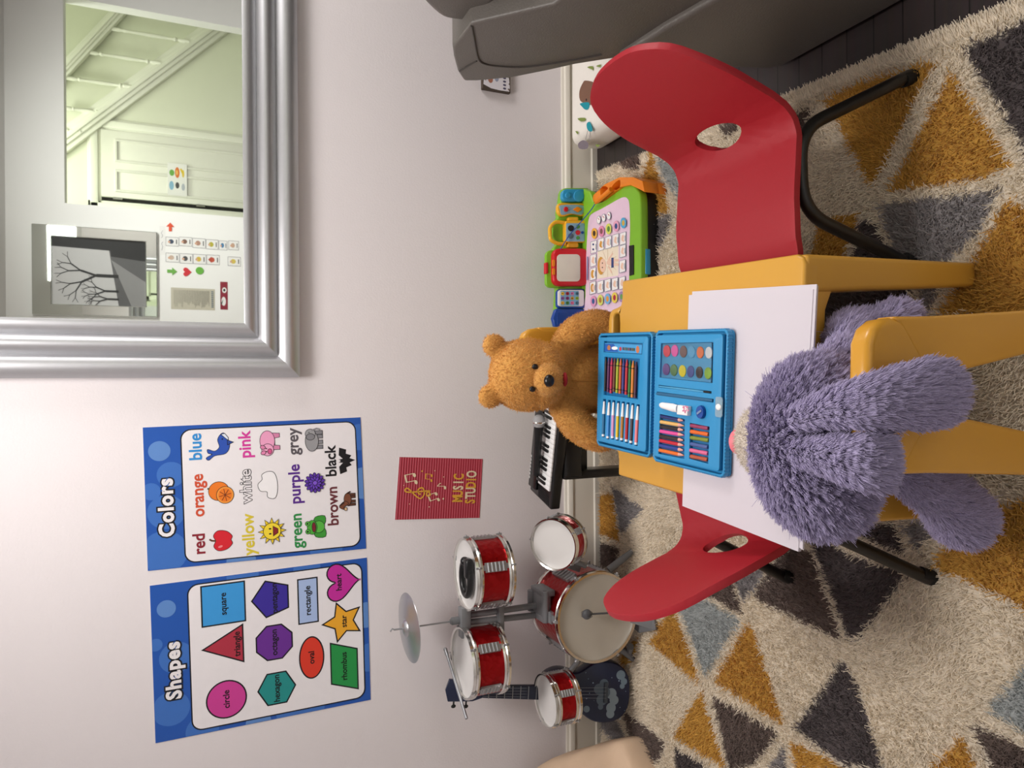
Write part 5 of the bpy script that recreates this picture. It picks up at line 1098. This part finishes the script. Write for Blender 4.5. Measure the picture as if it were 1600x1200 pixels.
def ear(pts, ws, ts, side, n):
    bm, P = ribbon(pts, ws, ts, side); b2 = bm.copy(); o = add('ear', bm, LAVM, rab, sharp=0)
    A = np.array([p[:] for p in P]); T = np.gradient(A, axis=0)
    def ed(Q, N): i = np.argmin(((Q[:, None, :] - A[None]) ** 2).sum(2), 1); t = T[i] / np.linalg.norm(T[i], axis=1)[:, None]; return t * 1.3 + RNG.normal(0, .3, Q.shape)
    hair_on('fur', b2, n, .020, .0005, flat_col(LAV), o, ed, npt=5, clump=.6, csize=.007, curl=.15, droop=.1); b2.free()
e1 = [fl(1238, 655, .608), wl(1290, 640, -1.605) , wl(1345, 630, -1.652), wl(1405, 622, -1.672), wl(1450, 616, -1.678), wl(1478, 614, -1.676), wl(1489, 613, -1.674)]
ear(e1, [.011, .018, .026, .034, .039, .034, .010], [.010, .013, .014, .015, .015, .012, .004], (1, 0, 0), 30000)
e2 = [fl(1240, 705, .60), wl(1285, 712, -1.60), wl(1335, 720, -1.645), wl(1368, 722, -1.655), wl(1380, 722, -1.655)]
ear(e2, [.011, .018, .028, .034, .026], [.010, .013, .014, .014, .006], (1, 0, .05), 22000)

# ================================================================== art case
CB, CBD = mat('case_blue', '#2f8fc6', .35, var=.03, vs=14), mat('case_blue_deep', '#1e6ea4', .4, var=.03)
CR = math.radians(-3.0); ZT = TZ + .031
def cz(x, y, z=ZT): return fl(920 + x / 4.617, 500 + y / 4.617, z)
case = thing('art_case', 'open blue plastic art case of colouring supplies lying on the yellow table', 'art case', (-.034, -1.127, TZ + .008), CR)
ci = mw(case).inverted()
def cl2(p): q = ci @ p; return (q.x, q.y)
def loc(*L, z=ZT): return [cl2(cz(x, y, z)) for x, y in L]
h0 = ZT - TZ - .008
def tray(name, x0, y0, x1, y1, holes, drop=0.0):
    t = None; bm = B(); z0 = -drop
    o = rrect(x0, y0, x1, y1, .010, 4)
    prism(bm, [(x, y, z0) for x, y in o], (0, 0, .006)); 
    prism(bm, [(x, y, z0 + .006) for x, y in o], (0, 0, h0 - .010 + drop), holes=[[(x, y, z0 + .006) for x, y in rrect(x0 + .005, y0 + .005, x1 - .005, y1 - .005, .008, 4)]])
    t = add(name, bm, CB, case, local=True, bevel=.0025, seg=3)
    bm = B(); nn = 40
    for k in range(nn):
        xx = x0 + .010 + (x1 - x0 - .020) * k / (nn - 1); yy_ = y0 + .010 + (y1 - y0 - .020) * k / (nn - 1)
        for p_ in ((xx, y1), (xx, y0), (x0, yy_), (x1, yy_)): cyl(bm, (*p_, h0 - .016), (*p_, h0 - .005), .0016, seg=6)
    add('fluted_rim', bm, CB, t, local=True)
    bm = B(); o2 = rrect(x0 + .011, y0 + .009, x1 - .009, y1 - .009, .007, 4)
    prism(bm, [(x, y, h0 - .008) for x, y in o2], (0, 0, .008), holes=[[(x, y, h0 - .008) for x, y in h] for h in holes]); add('insert', bm, CB, t, local=True, bevel=.0012)
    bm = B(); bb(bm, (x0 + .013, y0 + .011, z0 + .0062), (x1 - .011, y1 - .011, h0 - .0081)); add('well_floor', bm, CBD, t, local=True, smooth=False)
    return t
def qh(L, r=.003):   # hole from 4 photo corners -> local outline
    P = loc(*L); 
    return P
tx0, ty0, tx1, ty1 = -.1385, -.114, .1385, .113
paintbox_h = qh([(520, 168), (898, 160), (892, 455), (510, 415)]); pen_h = qh([(512, 678), (692, 715), (688, 1002), (500, 965)]); pas_h = qh([(728, 742), (870, 770), (860, 1038), (722, 1000)])
br1 = qh([(502, 468), (884, 514), (884, 532), (502, 486)]); br2 = qh([(490, 516), (900, 570), (898, 596), (488, 541)])
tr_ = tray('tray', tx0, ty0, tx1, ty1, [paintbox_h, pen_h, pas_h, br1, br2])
lf = [cl2(fl(*q, ZT - .003)) for q in ((936, 524), (930, 693), (1006, 517), (1000, 713))]
lx0, lx1 = (lf[1][0] + lf[3][0]) / 2, (lf[0][0] + lf[2][0]) / 2; ly1 = (lf[0][1] + lf[1][1]) / 2; ly0 = ty1 + .012
cra_h = qh([(112, 265), (368, 280), (355, 572), (105, 540)]); stk_h = qh([(108, 152), (388, 168), (382, 248), (104, 232)])
mk_h = [loc((x0 - 11, y0 - 6), (x0 + 12, y0 - 4), (x1 + 10, y1 + 6), (x1 - 12, y1 + 2)) for x0, y0, x1, y1 in zip([112, 147, 179, 213, 248, 282, 317, 355], [575, 582, 584, 590, 594, 600, 606, 614], [105, 138, 172, 205, 238, 272, 305, 342], [842, 856, 858, 866, 874, 884, 894, 904])]
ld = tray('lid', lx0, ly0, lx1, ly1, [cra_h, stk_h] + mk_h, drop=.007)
bm = B(); box(bm, (0, (ty1 + ly0) / 2, .004), (.25, ly0 - ty1 + .004, .006)); add('hinge_strip', bm, CB, case, local=True)
for x in (-.075, .06): bm = B(); bar((x, ty1 - .004, .012), (x, ly0 + .004, .012), .012, .003); add('hinge_tab', bm, mat('clear_blue', '#8fc4e0', .2), case, local=True)
bm = B(); p = cl2(cz(945, 628)); prism(bm, [(p[0] + a, p[1] + b, h0 + .0006) for a, b in rrect(-.019, -.009, .019, .010, .005)], (0, 0, .0018)); cp_ = add('clasp', bm, mat('clear_plastic', '#bcdcec', .15, trans=.6), case, local=True)
bm = B(); ell(bm, (p[0], p[1], h0 + .003), (.0062, .0075, .003)); add('clasp_button', bm, mat('clasp_white', '#f2f2f2', .4), cp_, local=True)
# printed strip in the lid
F = Flat(lambda u, v, h: cz(u, v, ZT - .004 + h), 6e-5); F.poly([(112, 165), (385, 178), (380, 243), (108, 228)], colm('#4a9fd8', .3)); F.poly([(112, 172), (180, 172), (215, 230), (108, 226)], colm('#2a62b4', .3)); 
F.poly(ellipse(145, 200, 12, 18), colm('#b9764a')); F.poly(ellipse(186, 203, 22, 12), colm('#f2f2f2')); F.poly(ellipse(228, 208, 9, 14), colm('#c33a4a')); F.poly(ellipse(352, 213, 12, 26), colm('#c9774a'))
for i in range(7): F.poly([(244 + i * 13, 196 + i), (254 + i * 13, 197 + i), (253 + i * 13, 218 + i), (243 + i * 13, 217 + i)], colm(['#44424a', '#6a5a3a', '#3f5a4a', '#7a4a52'][i % 4]))
F.done('strip_print', case)
PEN_ = lambda h: mat('item_' + h.strip('#'), h, .45, var=.05, vs=80)
DB = PEN_('#1d1a1c'); WDP = PEN_('#e4a79a'); WHT = PEN_('#f0eff0')
def item(name, label, cat, group, a, b, build, mats):
    bm = B(); build(bm, a, b); o = add(name, bm, mats, origin=(a + b) / 2); tag(o, label, cat, group); return o
def put(x0, y0, x1, y1, r, zb=None): z = (ZT - .0075 if zb is None else zb) + r; return cz(x0, y0, z), cz(x1, y1, z)
def crayon(bm, a, b, r=.0036):
    d = b - a; cyl(bm, a + d * .14, b, r, mi=0, seg=14); cyl(bm, a, a + d * .10, .0012, r * .7, mi=0, seg=12); cyl(bm, a + d * .10, a + d * .14, r * .8, r * .8, mi=0, seg=12)
    for t in (.2, .88): cyl(bm, a + d * t, a + d * (t + .025), r * 1.03, mi=1, seg=14)
cn = ['black-brown', 'deep purple', 'crimson', 'brown', 'yellow-green', 'orange-red', 'dark blue', 'red', 'green', 'pale orange', 'plum']
chx = ['#332624', '#5b2a5c', '#c2274e', '#74402a', '#a8b52e', '#d9622b', '#3a3f86', '#c42c35', '#2f7a3a', '#dd8432', '#4a2440']
for i, (tX, tY, bY) in enumerate(zip([125, 147, 168, 189, 211, 233, 254, 277, 300, 321, 343], [270, 272, 274, 276, 276, 278, 282, 284, 290, 293, 300], [512, 520, 528, 518, 526, 530, 532, 538, 556, 558, 562])):
    a, b = put(tX, tY, tX - 8, bY, .0036, ZT - .0085); item('wax_crayon', cn[i] + ' wax crayon in the row of crayons in the blue case lid', 'crayon', 'wax crayons in the art case lid', a, b, crayon, [PEN_(chx[i]), DB])
def marker(bm, a, b, r=.0042):
    d = b - a; cyl(bm, a + d * .36, b - d * .06, r, mi=0, seg=16); cyl(bm, a + d * .03, a + d * .36, r * .6, r * 1.05, mi=1, seg=16); ell(bm, a + d * .03, r * .6, mi=1, u=10, v=8); cyl(bm, b - d * .06, b, r * .95, mi=1, seg=16)
mn = ['teal blue', 'sky blue', 'lilac pink', 'yellow', 'ochre brown', 'red', 'charcoal', 'coral pink']; mhx = ['#1f6a96', '#3f8fd6', '#d79cc8', '#e8c42c', '#b57a32', '#b9232f', '#4a454c', '#ee7f86']
for i, (x0, y0, x1, y1) in enumerate(zip([112, 147, 179, 213, 248, 282, 317, 355], [585, 592, 592, 598, 600, 606, 612, 620], [105, 138, 172, 205, 238, 272, 305, 342], [838, 852, 852, 860, 866, 876, 886, 898])):
    a, b = put(x0, y0, x1, y1, .0042, ZT - .0065); item('felt_pen', mn[i] + ' felt pen with a white cap in the blue case lid', 'pen', 'felt pens in the art case lid', a, b, marker, [PEN_(mhx[i]), WHT])
def pencil(bm, a, b, r=.0041):
    d = b - a; cyl(bm, a, a + d * .80, r, mi=0, seg=10); cyl(bm, a + d * .80, a + d * .95, r, r * .3, mi=1, seg=10); cyl(bm, a + d * .95, b, r * .3, .0003, mi=0, seg=8)
pn = ['navy', 'straw yellow', 'black (between the straw and pink ones)', 'bright pink', 'black (between the pink and red ones)', 'red', 'blue', 'orange']; phx = ['#26346e', '#e2b46a', '#2a2526', '#e0539c', '#332b2c', '#c42a3c', '#2c4390', '#e2702c']
for i, (y0, y1) in enumerate(zip([692, 733, 766, 800, 836, 868, 903, 938], [727, 764, 796, 832, 870, 906, 942, 978])):
    a, b = put(508, y0, 690, y1, .0041, ZT - .0085); item('colouring_pencil', pn[i] + ' short colouring pencil in the blue tray', 'pencil', 'colouring pencils in the art case tray', a, b, pencil, [PEN_(phx[i]), WDP])
def pastel(bm, a, b, r=.0043):
    d = b - a; tube(bm, [a, a + d * .05, a + d * .2, a + d * .5, a + d * .8, a + d * .95, b], [r * .7, r * .95, r, r * .82, r, r * .95, r * .7], 14)
on = ['mauve red', 'orange', 'olive green', 'slate blue', 'pink', 'brick brown']; ohx = ['#9a3f62', '#e06a2c', '#7f8c34', '#4a5f9a', '#dc6a94', '#b0573c']
for i, (x0, y0, x1, y1) in enumerate([(735, 760, 864, 781), (735, 804, 864, 826), (735, 848, 866, 868), (735, 893, 860, 918), (730, 938, 860, 963), (735, 983, 858, 1008)]):
    a, b = put(x0, y0, x1, y1, .0043, ZT - .0085); item('oil_pastel', on[i] + ' oil pastel in the small well of the blue tray', 'pastel', 'oil pastels in the art case tray', a, b, pastel, [PEN_(ohx[i])])
# paint box under a clear cover
pb_ = thing('paint_box', 'twelve colour watercolour set under a clear cover in the blue tray', 'paint box', cz(705, 305, ZT - .007))
Pq = [cz(x, y, ZT - .0075) for x, y in ((524, 172), (895, 165), (889, 450), (514, 411))]
bm = B(); prism(bm, Pq, (0, 0, .0025)); add('pan_tray', bm, mat('paint_tray_blue', '#4a93bd', .35), pb_)
pcol = ['#d5404a', '#e25aa0', '#7a5650', '#5e9ec6', '#e2703c', '#e8e2e0', '#6a4a84', '#5c7a44', '#e8cf2c', '#4a4f8a', '#4c3a38', '#93b53a']
for i, (x, y) in enumerate([(567, 224), (624, 222), (686, 228), (746, 230), (808, 234), (870, 236), (562, 356), (617, 362), (679, 368), (738, 372), (801, 378), (864, 384)]):
    L = [cz(px, py, ZT - .005) for px, py in ellipse(x, y, 25, 43, 0, 22)]; bm = B(); prism(bm, L, (0, 0, .0018)); add('paint_pan', bm, PEN_(pcol[i]), pb_, bevel=.0004)
bm = B(); Lq = [cz(x, y, ZT + .0008) for x, y in ((522, 170), (896, 163), (890, 453), (512, 413))]; prism(bm, Lq, (0, 0, .0006)); add('clear_cover', bm, mat('clear_cover', '#f4f8fa', .06, trans=1.0, ior=1.2, spec=.3), pb_, smooth=False)
def brush(bm, a, b):
    d = b - a; tube(bm, [a, a + d * .3, a + d * .75, a + d * .88], [.0016, .0022, .0026, .0018], 10, mi=0); tube(bm, [a + d * .86, a + d * .93, b], [.0018, .0026, .0006], 10, mi=1)
a, b = put(505, 478, 886, 524, .0025, ZT - .005); item('paint_brush', 'thin pale blue paint brush with a black tip in the blue tray', 'brush', None, a, b, brush, [PEN_('#4f9cc4'), DB])
def bluepen(bm, a, b): d = b - a; tube(bm, [a, a + d * .05, a + d * .9, b], [.003, .0042, .0042, .003], 12)
a, b = put(490, 530, 898, 582, .004, ZT - .007); item('pencil_holder', 'dark blue round plastic stick beside the thin paint brush', 'stick', None, a, b, bluepen, [PEN_('#2a6288')])
def tubew(bm, a, b): d = b - a; tube(bm, [a, a + d * .06, a + d * .15, a + d * .75, b], [.003, .0052, .0065, .0085, .0075], 14, squash=.6)
a, b = put(512, 612, 640, 640, .005, ZT); item('glue_tube', 'white tube of glue beside the eraser in the blue tray', 'glue', None, a, b, tubew, [WHT])
bm = B(); q = [cz(x, y, ZT) for x, y in ((668, 612), (742, 622), (738, 690), (662, 680))]; prism(bm, q, (0, 0, .010)); er_ = add('eraser', bm, WHT, origin=q[0], bevel=.0012); tag(er_, 'square white eraser with a pink printed pattern in the blue tray', 'eraser')
F = Flat(lambda u, v, h: cz(u, v, ZT + .0101 + h), 5e-5); E0 = lambda x, y: (x - 6, y - 10)
for (x, y, r) in ((690, 640, 9), (715, 640, 8), (700, 660, 12), (685, 665, 6), (722, 662, 7), (704, 632, 5), (700, 676, 6)): F.poly(ellipse(*E0(x, y), r, r * 1.1, 0, 14), colm('#cf7f9c', .5))
F.poly(ellipse(*E0(702, 655), 5, 6, 0, 12), PW); F.done('pattern_print', er_)
bm = B(); c = cz(819, 664, ZT); lathe(bm, [(0, 0), (.0105, 0), (.0115, .003), (.0105, .007), (0, .008)], Matrix.Translation(c) @ Matrix.Rotation(CR, 4, 'Z') @ Matrix.Diagonal((1.15, 1, 1, 1)), 32); sp_ = add('pencil_sharpener', bm, mat('sharpener_blue', '#184a9c', .2), origin=c); tag(sp_, 'dark blue oval pencil sharpener near the clasp of the blue tray', 'sharpener')
bm = B(); box(bm, c + Vector((0, -.001, .0084)), (.004, .015, .0012), Matrix.Rotation(.5, 3, 'Z')); add('blade', bm, mat('blade_steel', '#8fa4c4', .25, .8), sp_)
